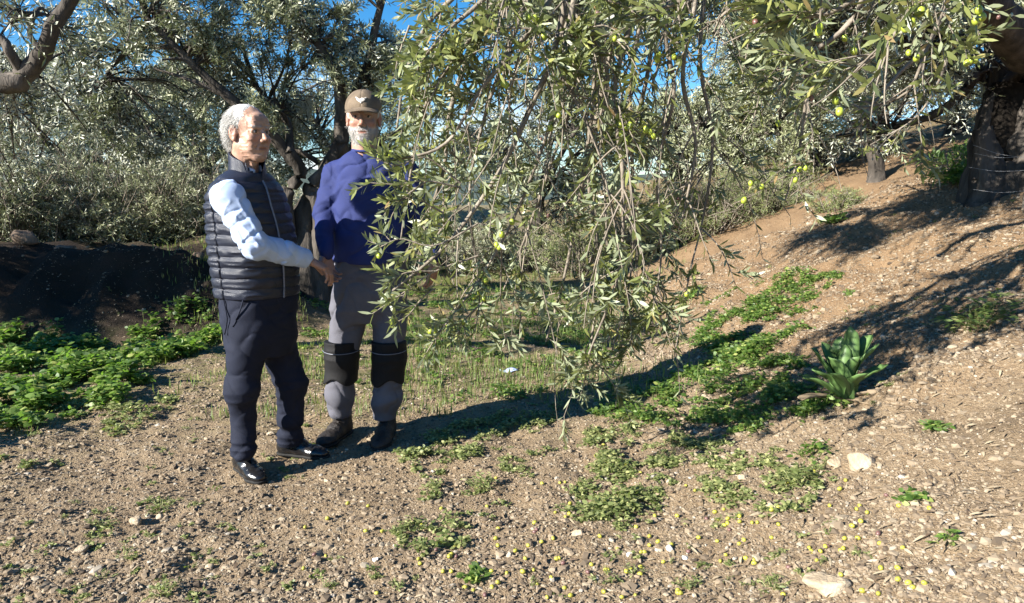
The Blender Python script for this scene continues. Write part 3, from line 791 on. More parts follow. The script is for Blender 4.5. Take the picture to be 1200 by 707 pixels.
bsh(520, 13.0, 1.1, 1.2, 700, 'shrub behind the left side of the drooping boughs', M['leaf_grey'], group=GB)
bsh(600, 14.0, 1.2, 1.3, 700, 'shrub behind the middle of the drooping boughs', M['leaf_far'], group=GB)
bsh(690, 12.5, 1.2, 1.3, 800, 'rounded shrub at the far end of the grassy path', M['leaf_broom'], group=GB)
bsh(775, 11.3, 1.1, 1.25, 1100, 'light green feathery shrub where the path meets the bank', M['leaf_broom'], (.04, .07), (.006, .01), group=GB)
bsh(835, 10.8, 1.0, 1.05, 1100, 'light green feathery shrub standing on the bank crest', M['leaf_broom'], (.04, .07), (.006, .01), group=GB)
bsh(900, 10.8, .9, .75, 900, 'low feathery shrub right of the bank crest shrubs', M['leaf_broom'], (.04, .07), (.006, .01), group=GB)
bsh(1125, 8.3, .45, .42, 260, 'bright green leafy shrub left of the hollow trunk', M['weed'], (.07, .11), (.02, .032), leafn=9)
bsh(975, 9.3, .4, .3, 160, 'small scrubby bush on the crest below the leaning tree', M['leaf_broom'], (.04, .06), (.006, .01))

# ------------------------------------------------------------------ people: distance fields meshed with surface nets
class Vol:
    def __init__(s, lo, hi, h):
        s.h = h; s.lo = np.asarray(lo, float)
        s.n = np.ceil((np.asarray(hi, float) - s.lo) / h).astype(int) + 1
        s.ax = [s.lo[i] + h * np.arange(s.n[i]) for i in range(3)]
        s.F = np.full(tuple(s.n), .2, np.float32)
    def _sl(s, lo, hi):
        return tuple(slice(max(0, int((lo[i] - s.lo[i]) / s.h)), min(s.n[i], int((hi[i] - s.lo[i]) / s.h) + 2)) for i in range(3))
    def op(s, lo, hi, f, k=.01, mode='add'):
        sl = s._sl(lo, hi)
        if any(q.stop <= q.start for q in sl): return
        P = np.stack(np.meshgrid(*[s.ax[i][sl[i]] for i in range(3)], indexing='ij'), -1)
        d = f(P); a = s.F[sl]
        if mode == 'cut': d = -d
        if mode == 'add':
            hh = np.maximum(k - np.abs(a - d), 0) / k
            s.F[sl] = np.minimum(a, d) - hh * hh * k * .25
        else:
            hh = np.maximum(k - np.abs(a - d), 0) / k
            s.F[sl] = np.maximum(a, d) + hh * hh * k * .25
    def rc(s, a, b, r1, r2, k=.012, flat=None, mode='add'):
        """round cone; flat=(axis, factor) squashes it along an axis"""
        a = np.asarray(a, float); b = np.asarray(b, float); ab = b - a; L2 = max(ab @ ab, 1e-9)
        m = max(r1, r2) * (max(1, flat[1]) if flat else 1) + k + .02
        def f(P):
            q = P - a; t = np.clip((q @ ab) / L2, 0, 1)
            v = q - t[..., None] * ab
            if flat is not None:
                n = flat[0]; c = v @ n
                v = v + (c / flat[1] - c)[..., None] * n
            return (np.sqrt((v * v).sum(-1)) - (r1 + (r2 - r1) * t)) * (min(1, flat[1]) if flat else 1)
        s.op(np.minimum(a, b) - m, np.maximum(a, b) + m, f, k, mode)
    def ell(s, c, Rm, r, k=.012, mode='add'):
        """ellipsoid; rows of Rm are its axes"""
        c = np.asarray(c, float); Rm = np.asarray(Rm, float); r = np.asarray(r, float); m = r.max() + k + .02
        def f(P):
            q = (P - c) @ Rm.T
            k0 = np.sqrt(((q / r) ** 2).sum(-1)); k1 = np.sqrt(((q / r ** 2) ** 2).sum(-1)) + 1e-9
            return k0 * (k0 - 1) / k1
        s.op(c - m, c + m, f, k, mode)
    def loft(s, secs, fdir, k=.02, p=2.3, mode='add', grow=0, extra=None):
        """stack of ellipse sections [(centre, half width a, half depth b)] with front direction fdir"""
        S = sorted(secs, key=lambda q: q[0][2])
        z = np.array([q[0][2] for q in S]); cx = [q[0][0] for q in S]; cy = [q[0][1] for q in S]
        A = [q[1] + grow for q in S]; B = [q[2] + grow for q in S]
        fd = nrm(np.array([fdir[0], fdir[1], 0.])); sd_ = np.array([-fd[1], fd[0], 0.])
        m = max(max(A), max(B)) + .06
        def f(P):
            Z = P[0, 0, :, 2]
            x = np.interp(Z, z, cx); y = np.interp(Z, z, cy); a = np.interp(Z, z, A); b = np.interp(Z, z, B)
            dx = P[..., 0] - x; dy = P[..., 1] - y
            u = dx * sd_[0] + dy * sd_[1]; v = dx * fd[0] + dy * fd[1]
            d = ((np.abs(u / a) ** p + np.abs(v / b) ** p) ** (1 / p) - 1) * np.minimum(a, b)
            if extra is not None: d = d - extra(P, u, v)
            return np.maximum(d, np.maximum(z[0] - P[..., 2], P[..., 2] - z[-1]))
        s.op((min(cx) - m, min(cy) - m, z[0] - .02), (max(cx) + m, max(cy) + m, z[-1] + .02), f, k, mode)
    def disp(s, f, band=.05):
        i = np.where(np.abs(s.F) < band)
        P = np.stack([s.ax[k][i[k]] for k in range(3)], -1)
        s.F[i] -= f(P).astype(np.float32)
    def mesh(s):
        F = s.F; F[0], F[-1] = .1, .1; F[:, 0], F[:, -1] = .1, .1; F[:, :, 0], F[:, :, -1] = .1, .1
        S = F < 0
        c = np.zeros(tuple(np.array(F.shape) - 1), np.int8)
        for a in (0, 1):
            for b in (0, 1):
                for d in (0, 1):
                    c += S[a:S.shape[0] - 1 + a, b:S.shape[1] - 1 + b, d:S.shape[2] - 1 + d]
        I = np.array(np.where((c > 0) & (c < 8))).T
        cid = np.full(c.shape, -1, np.int32); cid[tuple(I.T)] = np.arange(len(I))
        acc = np.zeros((len(I), 3)); cnt = np.zeros(len(I))
        cor = [(a, b, d) for a in (0, 1) for b in (0, 1) for d in (0, 1)]
        for p in cor:
            for ax in range(3):
                if p[ax]: continue
                q = list(p); q[ax] = 1
                v0 = F[tuple((I + p).T)]; v1 = F[tuple((I + q).T)]
                m = (v0 < 0) != (v1 < 0)
                t = np.where(m, v0 / np.where(m, v0 - v1, 1), 0)
                pt = np.array(p, float)[None] + 0 * acc; pt[:, ax] += t
                acc[m] += pt[m]; cnt[m] += 1
        V = s.lo + (I + acc / cnt[:, None]) * s.h
        Q = []
        for ax in range(3):
            o1, o2 = (ax + 1) % 3, (ax + 2) % 3
            sl0 = [slice(None)] * 3; sl1 = [slice(None)] * 3; sl0[ax] = slice(None, -1); sl1[ax] = slice(1, None)
            a, b = S[tuple(sl0)], S[tuple(sl1)]
            E = np.array(np.where(a != b)).T
            E = E[(E[:, o1] > 0) & (E[:, o2] > 0) & (E[:, o1] < F.shape[o1] - 1) & (E[:, o2] < F.shape[o2] - 1)]
            if not len(E): continue
            ins = a[tuple(E.T)]
            e1 = np.zeros(3, int); e1[o1] = 1; e2 = np.zeros(3, int); e2[o2] = 1
            q = np.stack([cid[tuple((E - e1 - e2).T)], cid[tuple((E - e2).T)], cid[tuple(E.T)], cid[tuple((E - e1).T)]], -1)
            q[~ins] = q[~ins][:, ::-1]
            Q.append(q)
        return V, np.concatenate(Q)

def ridg(P, fx, fy, fz, seed=0):
    n = vnoise(P * np.array([fx, fy, fz]) + seed)
    return 1 - np.abs(2 * n - 1)
def crease(P, f, seed, d1=(.8, .2, .55), d2=(-.5, 0, .86), e=5):
    Q = np.stack([P @ np.array(d1) * f[0], P @ np.array(d2) * f[1], P[..., 1] * f[2]], -1)
    Q = Q + (fbm(P * 7 + seed, 2)[..., None] - .5) * 1.2
    return (1 - np.abs(2 * vnoise(Q + seed) - 1)) ** e
def cloth_mat(name, c, rough=.8, spec=.3, sheen=.2, var=.15, weave=900, metal=0):
    c = np.array(c)
    m = simple(name, [(.3, tuple(c * (1 - var))), (.7, tuple(c * (1 + var)))], 9, rough, .25, weave, spec, 5, None, 0)
    return m

M['navy_vest'] = cloth_mat('navy_quilted_nylon', (.009, .013, .027), .42, .5, .1)
M['navy_trousers'] = cloth_mat('navy_cotton', (.009, .012, .025), .8, .25, .25)
M['shirt_blue'] = cloth_mat('pale_blue_cotton', (.42, .52, .72), .8, .2, .1, .05)
M['blue_top'] = cloth_mat('royal_blue_jersey', (.021, .031, .118), .75, .25, .3)
M['grey_work'] = cloth_mat('grey_work_cloth', (.105, .105, .125), .8, .2, .2)
M['black_pad'] = cloth_mat('black_cordura', (.006, .006, .007), .7, .3, .1)
M['cap_cloth'] = cloth_mat('olive_brown_canvas', (.15, .115, .08), .85, .2, .1, .45)
M['emblem'] = cloth_mat('pale_embroidery', (.55, .50, .44), .8, .2, .1)
M['white_hair'] = simple('white_hair', [(.3, (.34, .33, .31)), (.5, (.55, .54, .51)), (.7, (.72, .70, .67))], 30, .55, .5, 160, .4, 5, (1, .3, .3))
M['leather'] = simple('black_leather', [(.3, (.008, .008, .009)), (.7, (.016, .015, .015))], 10, .22, .15, 60, .6)
M['boot'] = simple('scuffed_black_boot', [(.3, (.014, .012, .011)), (.7, (.035, .028, .024))], 16, .55, .4, 90, .4)
M['sole'] = simple('black_rubber', [(.3, (.012, .012, .012)), (.7, (.025, .024, .022))], 16, .8, .2, 60, .3)
M['zip'] = simple('grey_zip', [(.3, (.10, .11, .14)), (.7, (.18, .19, .23))], 80, .4, 0, 60, .5)
M['eye_white'] = simple('eye', [(.3, (.5, .47, .44)), (.7, (.6, .57, .54))], 8, .2, 0, 60, .5)
M['iris'] = simple('dark_iris', [(.3, (.02, .015, .012)), (.7, (.04, .03, .02))], 8, .15, 0, 60, .6)
def skin_material():
    m, nt, b = newmat('skin')
    a = nt.nodes.new('ShaderNodeAttribute'); a.attribute_name = 'tint'
    n = noise_node(nt, 90, 4); r = ramp(nt, [(.3, (.84, .82, .80)), (.7, (1.06, 1.04, 1.03))])
    nt.links.new(n.outputs['Fac'], r.inputs['Fac'])
    mx_ = nt.nodes.new('ShaderNodeMixRGB'); mx_.blend_type = 'MULTIPLY'; mx_.inputs[0].default_value = 1
    nt.links.new(a.outputs['Color'], mx_.inputs[1]); nt.links.new(r.outputs[0], mx_.inputs[2])
    nt.links.new(mx_.outputs[0], b.inputs['Base Color'])
    b.inputs['Roughness'].default_value = .48
    b.inputs['Subsurface Weight'].default_value = .12
    b.inputs['Subsurface Radius'].default_value = (.01, .004, .002)
    b.inputs['Subsurface Scale'].default_value = .6
    n2 = noise_node(nt, 260, 3); bp = nt.nodes.new('ShaderNodeBump'); bp.inputs['Strength'].default_value = .25; bp.inputs['Distance'].default_value = .003
    nt.links.new(n2.outputs['Fac'], bp.inputs['Height']); nt.links.new(bp.outputs['Normal'], b.inputs['Normal'])
    return m
M['skin'] = skin_material()

class Head:
    def __init__(s, c, f, scale, roll=0):
        s.c = np.asarray(c, float); s.s = scale
        f = nrm(f); up = V3(roll, 0, 1)
        r = nrm(np.cross(f, up)); u = np.cross(r, f)
        s.R = np.stack([r, f, u])          # rows: right, forward, up
    def p(s, x, y, z): return s.c + s.s * (V3(x, y, z) @ s.R)
    def loc(s, P): return ((P - s.c) @ s.R.T) / s.s

def build_head(vol, hd, old=True, gaunt=1.0):
    S = hd.s; p = hd.p; Rm = hd.R
    e = lambda c, r, k=.012, mode='add': vol.ell(p(*c), Rm, np.array(r) * S, k * S, mode)
    rc = lambda a, b, r1, r2, k=.012, mode='add', flat=None: vol.rc(p(*a), p(*b), r1 * S, r2 * S, k * S, flat, mode)
    e((0, -.014, .036), (.077, .098, .088))
    e((0, .028, -.03), (.060, .064, .086), .02)
    for x in (-1, 1):
        rc((x * .052, .0, -.055), (x * .020, .066, -.104), .018, .018, .03)
        e((x * .040, .066, -.026), (.024, .022, .020), .02)       # cheekbone
        e((x * .036, .058, -.062), (.022, .024, .028), .02)       # cheek
    e((0, .076, -.104), (.024, .020, .018), .018)                 # chin
    e((0, .078, -.066), (.030, .020, .024), .018)                 # muzzle
    rc((-.036, .079, .024), (.036, .079, .024), .011, .011, .02)  # brow
    e((0, .072, .05), (.05, .024, .035), .02)
    for x in (-1, 1):
        e((x * .031, .098, .006), (.017, .014, .0125), .012, 'cut')
    rc((0, .090, .016), (0, .114, -.026), .0075, .0115, .012)      # nose
    for x in (-1, 1):
        e((x * .0125, .104, -.034), (.0085, .011, .0075), .008)
        e((x * .007, .112, -.042), (.0035, .004, .003), .003, 'cut')
        # lids and bags
        for k in range(3):
            t0, t1 = k / 3, (k + 1) / 3
            q = lambda t, s_: (x * (.016 + .030 * t), .0845 - .009 * t * t, .006 + s_ * (.0062 if s_ > 0 else .0072) * math.sin(math.pi * (.12 + .76 * t)))
            rc(q(t0, 1), q(t1, 1), .0042, .0042, .004)
            rc(q(t0, -1), q(t1, -1), .0036, .0036, .004)
        rc((x * .018, .081, -.012), (x * .042, .074, -.012), .004, .004, .007)
        rc((x * .014, .0945, .024), (x * .046, .080, .027), .0055, .004, .006)   # eyebrow
        rc((x * .017, .098, -.036), (x * .032, .086, -.066), .0022, .0016, .006, 'cut')  # nasolabial fold
    rc((-.021, .0905, -.062), (.021, .0905, -.062), .0055, .0055, .006)
    rc((-.018, .0905, -.073), (.018, .0905, -.073), .0062, .0062, .006)
    rc((-.025, .0985, -.0672), (.025, .0985, -.0672), .0032, .0032, .003, 'cut')
    for x in (-1, 1):
        a = nrm(Rm[1] * .25 * 1 + Rm[0] * x * .9)
        vol.ell(p(x * .079, -.008, -.004), np.stack([nrm(np.cross(Rm[2], a)), a, Rm[2]]), np.array([.020, .0085, .034]) * S, .008 * S)
        e((x * .087, -.002, .004), (.006, .010, .016), .006, 'cut')
        e((x * .080, .0, -.032), (.007, .009, .010), .006)
    rc((0, -.022, -.07), (0, -.034, -.20), .056, .062, .03)
    for x in (-1, 1): rc((x * .045, -.02, -.07), (x * .022, .014, -.185), .012, .010, .02)
    rc((0, .035, -.13), (0, .022, -.165), .012, .012, .02)

def head_tint(hd, V, base, beard=0., hairline=None):
    q = hd.loc(V); x, y, z = q.T
    c = np.tile(np.array(base), (len(V), 1))
    n = vnoise(V * 45)[:, None]
    def mix(m, col):
        nonlocal c
        m = np.clip(m, 0, 1)[:, None]; c = c * (1 - m) + np.array(col) * m
    g = lambda cx, cy, cz, r: np.exp(-(((np.abs(x) - cx) / r) ** 2 + ((y - cy) / r) ** 2 + ((z - cz) / r) ** 2))
    red = (base[0] * .98, base[1] * .70, base[2] * .62)
    mix(.75 * g(.04, .085, -.035, .022), red)
    mix(.8 * g(0, .122, -.03, .014), red); mix(.8 * g(.082, -.005, -.005, .03), (base[0] * .95, base[1] * .62, base[2] * .58))
    mix(1.0 * np.exp(-((x / .022) ** 2) ** 2 - ((y - .094) / .012) ** 2 - ((z + .067) / .0085) ** 4), (base[0] * .72, base[1] * .48, base[2] * .45))
    eb = (np.abs(x) > .012) & (np.abs(x) < .05) & (np.abs(z - .026) < .006) & (y > .06)
    mix(.7 * eb, (.30, .28, .26))
    mix(.8 * np.exp(-((np.abs(x) - .031) / .017) ** 4 - ((z - .0125) / .0026) ** 2) * (y > .06), (.10, .07, .06))
    mix(.45 * (n[:, 0] > .72) * (z > .05), (base[0] * .85, base[1] * .75, base[2] * .7))
    if beard:
        b = sstep(-.035, -.06, z) * sstep(.0, .02, y) * sstep(-.14, -.118, z)
        lip = np.exp(-((x / .024) ** 2) ** 2 - ((z + .067) / .009) ** 4) * (y > .08)
        mu_ = (np.abs(x) < .03) * np.exp(-((z + .052) / .008) ** 2) * (y > .07)
        mix(beard * np.clip(np.maximum(b * (1 - lip), mu_), 0, 1) * (.75 + .5 * n[:, 0]), (.50, .47, .45))
    return c

def hand(vol, wrist, d, n, thumb, curl=.5, S=1.0, spread=.12):
    """palm starts at wrist, runs along d; n is the palm-side normal; thumb leaves along the thumb direction"""
    d = nrm(d); n = nrm(n - d * (n @ d)); t = nrm(np.cross(n, d)); t = t if t @ thumb > 0 else -t
    w = np.asarray(wrist, float)
    vol.rc(w - d * .018 * S, w + d * .012 * S, .026 * S, .026 * S, .01, (n, .78))
    for o, L in ((.026, .086), (.009, .090), (-.009, .086), (-.026, .078)):
        vol.rc(w + t * o * .6 * S + d * .012 * S, w + t * o * S + d * L * S, .0165 * S, .0135 * S, .012, (n, .85))
    seg = [(.027, (.040, .026, .021)), (.009, (.044, .030, .022)), (-.009, (.041, .028, .021)), (-.0265, (.032, .021, .019))]
    for i, (o, LL) in enumerate(seg):
        b = w + t * o * S + d * (.090, .094, .090, .082)[i] * S
        ang = curl * .75 + .06 * i; r = (.0092, .0095, .0091, .0080)[i] * S
        dd = nrm(d + t * spread * (o / .027))
        for j, l in enumerate(LL):
            dv = dd * math.cos(ang) + n * math.sin(ang)
            e = b + dv * l * S
            vol.rc(b, e, r, r * .92, .003); b = e; ang += curl * (.95 if j == 0 else .7); r *= .92
    b = w + t * .026 * S + d * .022 * S + n * .008 * S
    dv = nrm(d * .62 + t * .72 + n * .35)
    e = b + dv * .042 * S; vol.rc(b, e, .015 * S, .0115 * S, .01)
    dv = nrm(d * .85 + t * .25 + n * .4); e2 = e + dv * .033 * S; vol.rc(e, e2, .0112 * S, .010 * S, .004)
    dv = nrm(d * .9 + t * .05 + n * .5); vol.rc(e2, e2 + dv * .026 * S, .010 * S, .0085 * S, .004)

def shoe(parent, ank, fdir, L, mat, wide=1.0, boot=False):
    fd = nrm(V3(fdir[0], fdir[1], 0)); up = V3(0, 0, 1)
    gz = float(hbase(ank[0] + fd[0] * .08, ank[1] + fd[1] * .08)) + .004
    o = V3(ank[0], ank[1], gz); k = L / .28
    v = Vol(o - .30, o + V3(.30, .30, .24), .0042)
    P = lambda f, s_, z: o + fd * f * k + V3(-fd[1], fd[0], 0) * s_ * k + up * z * k
    W = wide
    v.rc(P(-.045, 0, .045), P(.06, 0, .048), .036 * k * W, .040 * k * W, .02)
    v.rc(P(.06, 0, .040), P(.145, 0, .030), .044 * k * W, .046 * k * W, .02, (up, .72))
    v.rc(P(.145, .0, .028), P(.19, 0, .026), .044 * k * W, .036 * k * W, .02, (up, .72))
    v.rc(P(-.02, 0, .05), P(-.02, 0, .12 if boot else .085), .040 * k, .040 * k, .03)
    v.rc(P(.01, 0, .07), P(.07, 0, .06), .030 * k, .030 * k, .03)
    if boot:
        v.rc(P(-.015, 0, .08), P(-.015, 0, .15), .047 * k, .05 * k, .02)
        for q in range(5):
            f0 = .035 + .021 * q; z0 = .112 - .0125 * q
            v.rc(P(f0, -.022, z0), P(f0 + .006, .022, z0), .0042, .0042, .003)
    else:
        v.rc(P(.035, -.026, .085), P(.06, .0, .093), .004, .004, .004); v.rc(P(.06, .0, .093), P(.035, .026, .085), .004, .004, .004)
        v.rc(P(.135, -.035, .055), P(.15, .0, .064), .003, .003, .004, None, 'cut'); v.rc(P(.15, .0, .064), P(.135, .035, .055), .003, .003, .004, None, 'cut')
    v.op(o - .5, o + V3(.5, .5, .016 * k), lambda Q: Q[..., 2] - (gz + .014 * k), .004, 'cut')
    if boot: v.disp(lambda Q: .004 * (vnoise(Q * 60) - .5))
    else: v.disp(lambda Q: .0035 * (ridg(Q, 40, 40, 60) - .5) * sstep(gz + .03, gz + .06, Q[..., 2]))
    V, F = v.mesh(); up_o = mesh_obj('shoe' if not boot else 'boot', V, [F], mat, parent, True)
    v = Vol(o - .30, o + V3(.30, .30, .12), .0042)
    v.rc(P(-.045, 0, .012), P(.06, 0, .012), .039 * k * W, .037 * k * W, .01, (up, .5))
    v.rc(P(.06, 0, .012), P(.145, 0, .012), .040 * k * W, .050 * k * W, .01, (up, .5))
    v.rc(P(.145, 0, .012), P(.195, 0, .012), .050 * k * W, .038 * k * W, .01, (up, .5))
    v.op(o - .5, o + V3(.5, .5, 0), lambda Q: Q[..., 2] - (gz - .006), .003, 'cut')
    v.op(o + V3(-.5, -.5, .01), o + V3(.5, .5, .2), lambda Q: (gz + .017 * k) - Q[..., 2], .003, 'cut')
    V, F = v.mesh(); mesh_obj('sole', V, [F], M['sole'], up_o, True)

def eyes(hd, parent, look=(0, 1, -.05)):
    for x in (-1, 1):
        c = hd.p(x * .031, .0755, .006); r = .0125 * hd.s
        i = FV * np.array([1, 1, 1 / 1.24]) * 2 * r
        eo = mesh_obj('eye', i + c, [FQ], M['eye_white'], parent, True)
        lk = nrm(V3(*look) @ hd.R)
        j = FV * np.array([1, 1, 1 / 1.24]) * 2 * .0072 * hd.s
        mesh_obj('iris', j + c + lk * r * .62, [FQ], M['iris'], eo, True)

def strands(name, P0, D, Ln, mat, parent, r=.0011, droop=.4):
    N = len(P0); s = np.linspace(0, 1, 5)[None, :, None]
    C = P0[:, None] + D[:, None] * Ln[:, None, None] * s + V3(0, 0, -1) * droop * Ln[:, None, None] * s ** 2
    g = Geo(); g.tubes(C, rad(N, 5, r, r * .3), 3)
    return g.build(name, mat, parent, True)

def join_geo(parts):
    V, F, n = [], [], 0
    for v, f in parts: V.append(v); F.append(f + n); n += len(v)
    return np.concatenate(V), np.concatenate(F)

def limb_body(segs, lo, hi):
    v = Vol(lo, hi, .012)
    for a, b, r1, r2 in segs: v.rc(a, b, r1 * .58, r2 * .58, .02)
    return v.mesh()
def bounds(pts, m):
    P = np.array(pts); return P.min(0) - m, P.max(0) + m

# ---------------- the older man in the quilted vest
def man_vest():
    A = at
    foot0 = A(285, 535, 3.5)
    e = empty('person', (A(312, 540, 3.6)[0], 3.6, hz(-1.2, 3.6)))
    tag(e, 'white haired man in profile wearing a navy quilted vest over a pale blue shirt', 'person')
    fd = (.88, -.475)
    hd = Head(A(291, 156, 3.57), (.85, -.50, -.05), 1.04)
    skin = (.40, .25, .18)
    # joints
    sR, eR, wR = A(268, 232, 3.42), A(298, 286, 3.40), A(357, 303, 3.60)
    sL, eL, wL = A(312, 230, 3.74), A(320, 285, 3.82), A(322, 335, 3.78)
    hR, kR, aR = A(290, 395, 3.50), A(284, 455, 3.48), A(286, 528, 3.50)
    hL, kL, aL = A(322, 392, 3.70), A(341, 450, 3.72), A(340, 520, 3.80)
    neck = A(288, 205, 3.57); pel = A(304, 370, 3.6)
    # skin body: head and hands fine, the rest under the clothes
    v = Vol(hd.c - V3(.2, .2, .27), hd.c + V3(.2, .2, .2), .0024); build_head(v, hd)
    v.disp(lambda P: .0022 * (ridg(P, 30, 30, 70, 2) ** 3 - .3) * (hd.loc(P)[..., 1] > .02) + .002 * (fbm(P * 60, 2) - .5))
    hv = v.mesh()
    v = Vol(wR - V3(.12, .15, .24), wR + V3(.24, .22, .12), .0028)
    hand(v, wR + (.015, .01, -.008), (.80, .28, -.46), (-.45, .05, -.88), V3(-.1, .95, .1), .55, 1.0)
    h1 = v.mesh()
    v = Vol(wL - .24, wL + .18, .0035); hand(v, wL, (.05, 0, -1), (-.6, -.7, 0), V3(.8, -.6, 0), .35, 1.0)
    h2 = v.mesh()
    segs = [(neck + (0, 0, .03), neck + (0, 0, -.1), .06, .09), (neck + (0, 0, -.1), pel, .13, .13), (sR, eR, .045, .04), (eR, wR, .04, .027), (sL, eL, .045, .04), (eL, wL, .04, .027),
            (neck + (0, 0, -.05), sR, .06, .05), (neck + (0, 0, -.05), sL, .06, .05), (hR, kR, .07, .05), (kR, (kR + aR) / 2 + (0, .0, 0), .05, .04), (hL, kL, .07, .05), (kL, (kL + aL) / 2, .05, .04), (pel, hR, .11, .08), (pel, hL, .11, .08)]
    bd = limb_body(segs, *bounds([q for s_ in segs for q in s_[:2]], .16))
    V, F = join_geo([hv, h1, h2, bd])
    tint = head_tint(hd, V, skin); 
    far = np.linalg.norm(V - hd.c, axis=1) > .3; tint[far] = np.array(skin) * (.95, .85, .82)
    mesh_obj('body', V, [F], M['skin'], e, True, {'tint': tint})
    eyes(hd, e, (.0, 1, -.05))
    # hair
    v = Vol(hd.c - .18, hd.c + .18, .003); S = hd.s
    v.ell(hd.p(0, -.020, .040), hd.R, np.array([.0835, .102, .0905]) * S)
    v.ell(hd.p(0, -.055, -.01), hd.R, np.array([.074, .066, .075]) * S, .02)
    def cut(P):
        q = hd.loc(P); y, z = q[..., 1], q[..., 2]
        thr = np.interp(y, [-.14, -.08, -.035, -.02, .002, .012, .022, .045, .062, .078, .11], [-.085, -.085, -.07, .02, .012, -.012, .03, .052, .085, .105, .13])
        return (thr - z) * S * .8
    v.op(hd.c - .25, hd.c + .25, lambda P: cut(P), .006, 'isect')
    v.F = v.F  # hair kept where cut() is negative
    v.disp(lambda P: .010 * (fbm(P * 20, 2) - .5) - .004)
    V, F = v.mesh()
    ho = mesh_obj('hair', V, [F], M['white_hair'], e, True)
    c0 = hd.p(0, -.02, .03)
    idx = rng.choice(len(V), 9000); n0 = nrm(V[idx] - c0)
    back = -hd.R[1]; D = nrm(n0 * .30 + back * .6 + V3(0, 0, -.40) + rng.normal(0, .16, (len(idx), 3)))
    strands('loose_strands', V[idx], D, rng.uniform(.012, .034, len(idx)), M['white_hair'], ho, .00065)
    # vest
    secs = [(A(289, 203, 3.58), .085, .080), (A(288, 212, 3.58), .145, .098), (A(289, 222, 3.58), .180, .118), (A(290, 240, 3.58), .190, .140), (A(294, 265, 3.585), .195, .158),
            (A(298, 300, 3.59), .198, .172), (A(301, 330, 3.6), .192, .166), (A(302, 346, 3.6), .188, .160)]
    v = Vol(*bounds([q[0] for q in secs], .32), .0045)
    z0 = secs[-1][0][2]
    def quilt(P, u, vv):
        zz = (P[..., 2] - z0) / .050 + .25 * (vnoise(P * 5) - .5)
        b = np.sqrt(np.abs(np.sin(np.pi * zz)) + .001)
        side = np.clip(1 - np.abs(np.abs(vv + .01)) / .006, 0, 1) * (np.abs(u) > .1)
        wr = (ridg(P, 16, 16, 50, 3) - .5) * .007
        return .007 * b - .012 * (b < 0) + wr * (b > .4) - .010 * side
    v.loft(secs, fd, .02, 2.6, extra=quilt)
    # shoulder straps
    v.rc(A(272, 214, 3.50), A(270, 226, 3.46), .05, .05, .04); v.rc(A(306, 214, 3.68), A(310, 226, 3.72), .05, .05, .04)
    # open placket groove
    V, F = v.mesh(); vo = mesh_obj('vest', V, [F], M['navy_vest'], e, True)
    # collar
    v = Vol(neck - .2, neck + .2, .0035); cc = A(289, 200, 3.575)
    cn = nrm(V3(.42, -.32, -.0)); 
    v.rc(cc + (.006, -.004, -.05), cc + (.004, -.003, .10), .088, .080, .01)
    v.rc(cc + (.01, -.008, -.08), cc + (.012, -.009, .16), .078, .070, .006, None, 'cut')
    v.op(cc - .3, cc + .3, lambda P: ((P - cc) @ nrm(V3(.33, -.25, 1))) - .062, .004, 'isect')
    v.op(cc - .3, cc + .3, lambda P: -(P[..., 2] - cc[2] + .06), .004, 'isect')
    v.op(cc - .3, cc + .3, lambda P: np.maximum(np.abs((P - cc) @ V3(.6, .8, 0)) - .018, -((P - cc) @ V3(.8, -.6, 0))), .004, 'cut')
    V, F = v.mesh(); mesh_obj('collar', V, [F], M['navy_vest'], vo, True)
    f3 = nrm(V3(fd[0], fd[1], 0))
    zp = [s_[0] + f3 * (s_[2] + .014) for s_ in secs[1:]]
    g = Geo(); g.tubes(spline(zp, 30), [.0045] * 30, 6); g.build('zip', M['zip'], vo, True)
    # armhole binding
    an = np.linspace(0, 2 * np.pi, 33); cR = sR + V3(-.0, .02, -.02); ax1 = V3(.75, -.55, 0); ax2 = V3(.25, .25, 1)
    # shirt
    v = Vol(*bounds([sR, eR, wR, sL, eL, wL, neck], .13), .0042)
    v.rc(sR + (0.0, .0, .0), eR, .076, .062, .03); v.rc(eR, eR * .45 + wR * .55, .062, .053, .03); v.rc(eR * .45 + wR * .55, wR - nrm(wR - eR) * .02, .053, .044, .02)
    v.rc(neck + (0, 0, -.09), sR, .06, .065, .03); v.rc(neck + (0, 0, -.09), sL, .06, .065, .03)
    v.rc(sL, eL, .074, .062, .03); v.rc(eL, wL - nrm(wL - eL) * .02, .062, .045, .02)
    v.rc(neck + (.01, -.006, -.05), neck + (.018, -.012, .012), .070, .062, .02)
    v.rc(neck + (.014, -.01, .0), neck + (.03, -.02, .13), .058, .056, .004, None, 'cut')
    for (a, b_) in ((eR, wR), (eL, wL)):
        dd = nrm(b_ - a)
        v.rc(b_ - dd * .055, b_ - dd * .004, .045, .044, .006)
        v.op(b_ - .15, b_ + .15, lambda P, b_=b_, dd=dd: (P - b_) @ dd - .006, .004, 'isect') if False else None
    def fold(P):
        q = P - eR; ax_ = nrm(wR - sR)
        t = P @ V3(.75, .1, -.65)
        n = ridg(P, 9, 9, 9, 5)
        near = np.exp(-((P - (eR + (.02, 0, .02))) ** 2).sum(-1) / .012)
        lines = ridg(np.stack([P @ V3(.8, .2, .55), P @ V3(-.5, 0, .86), P[..., 1]], -1), 22, 7, 7, 2) ** 2
        return .009 * (n - .6) + near * .022 * (lines - .35) - .009 * crease(P, (5, 17, 7), 3) + .005 * crease(P, (9, 24, 9), 8, (.6, .3, .75), (-.75, .1, .6)) - .008 * near * crease(P, (24, 6, 8), 11)
    v.disp(fold)
    V, F = v.mesh(); so_ = mesh_obj('shirt', V, [F], M['shirt_blue'], e, True)
    v = Vol(*bounds([wR], .12), .0035); dd = nrm(wR - eR)
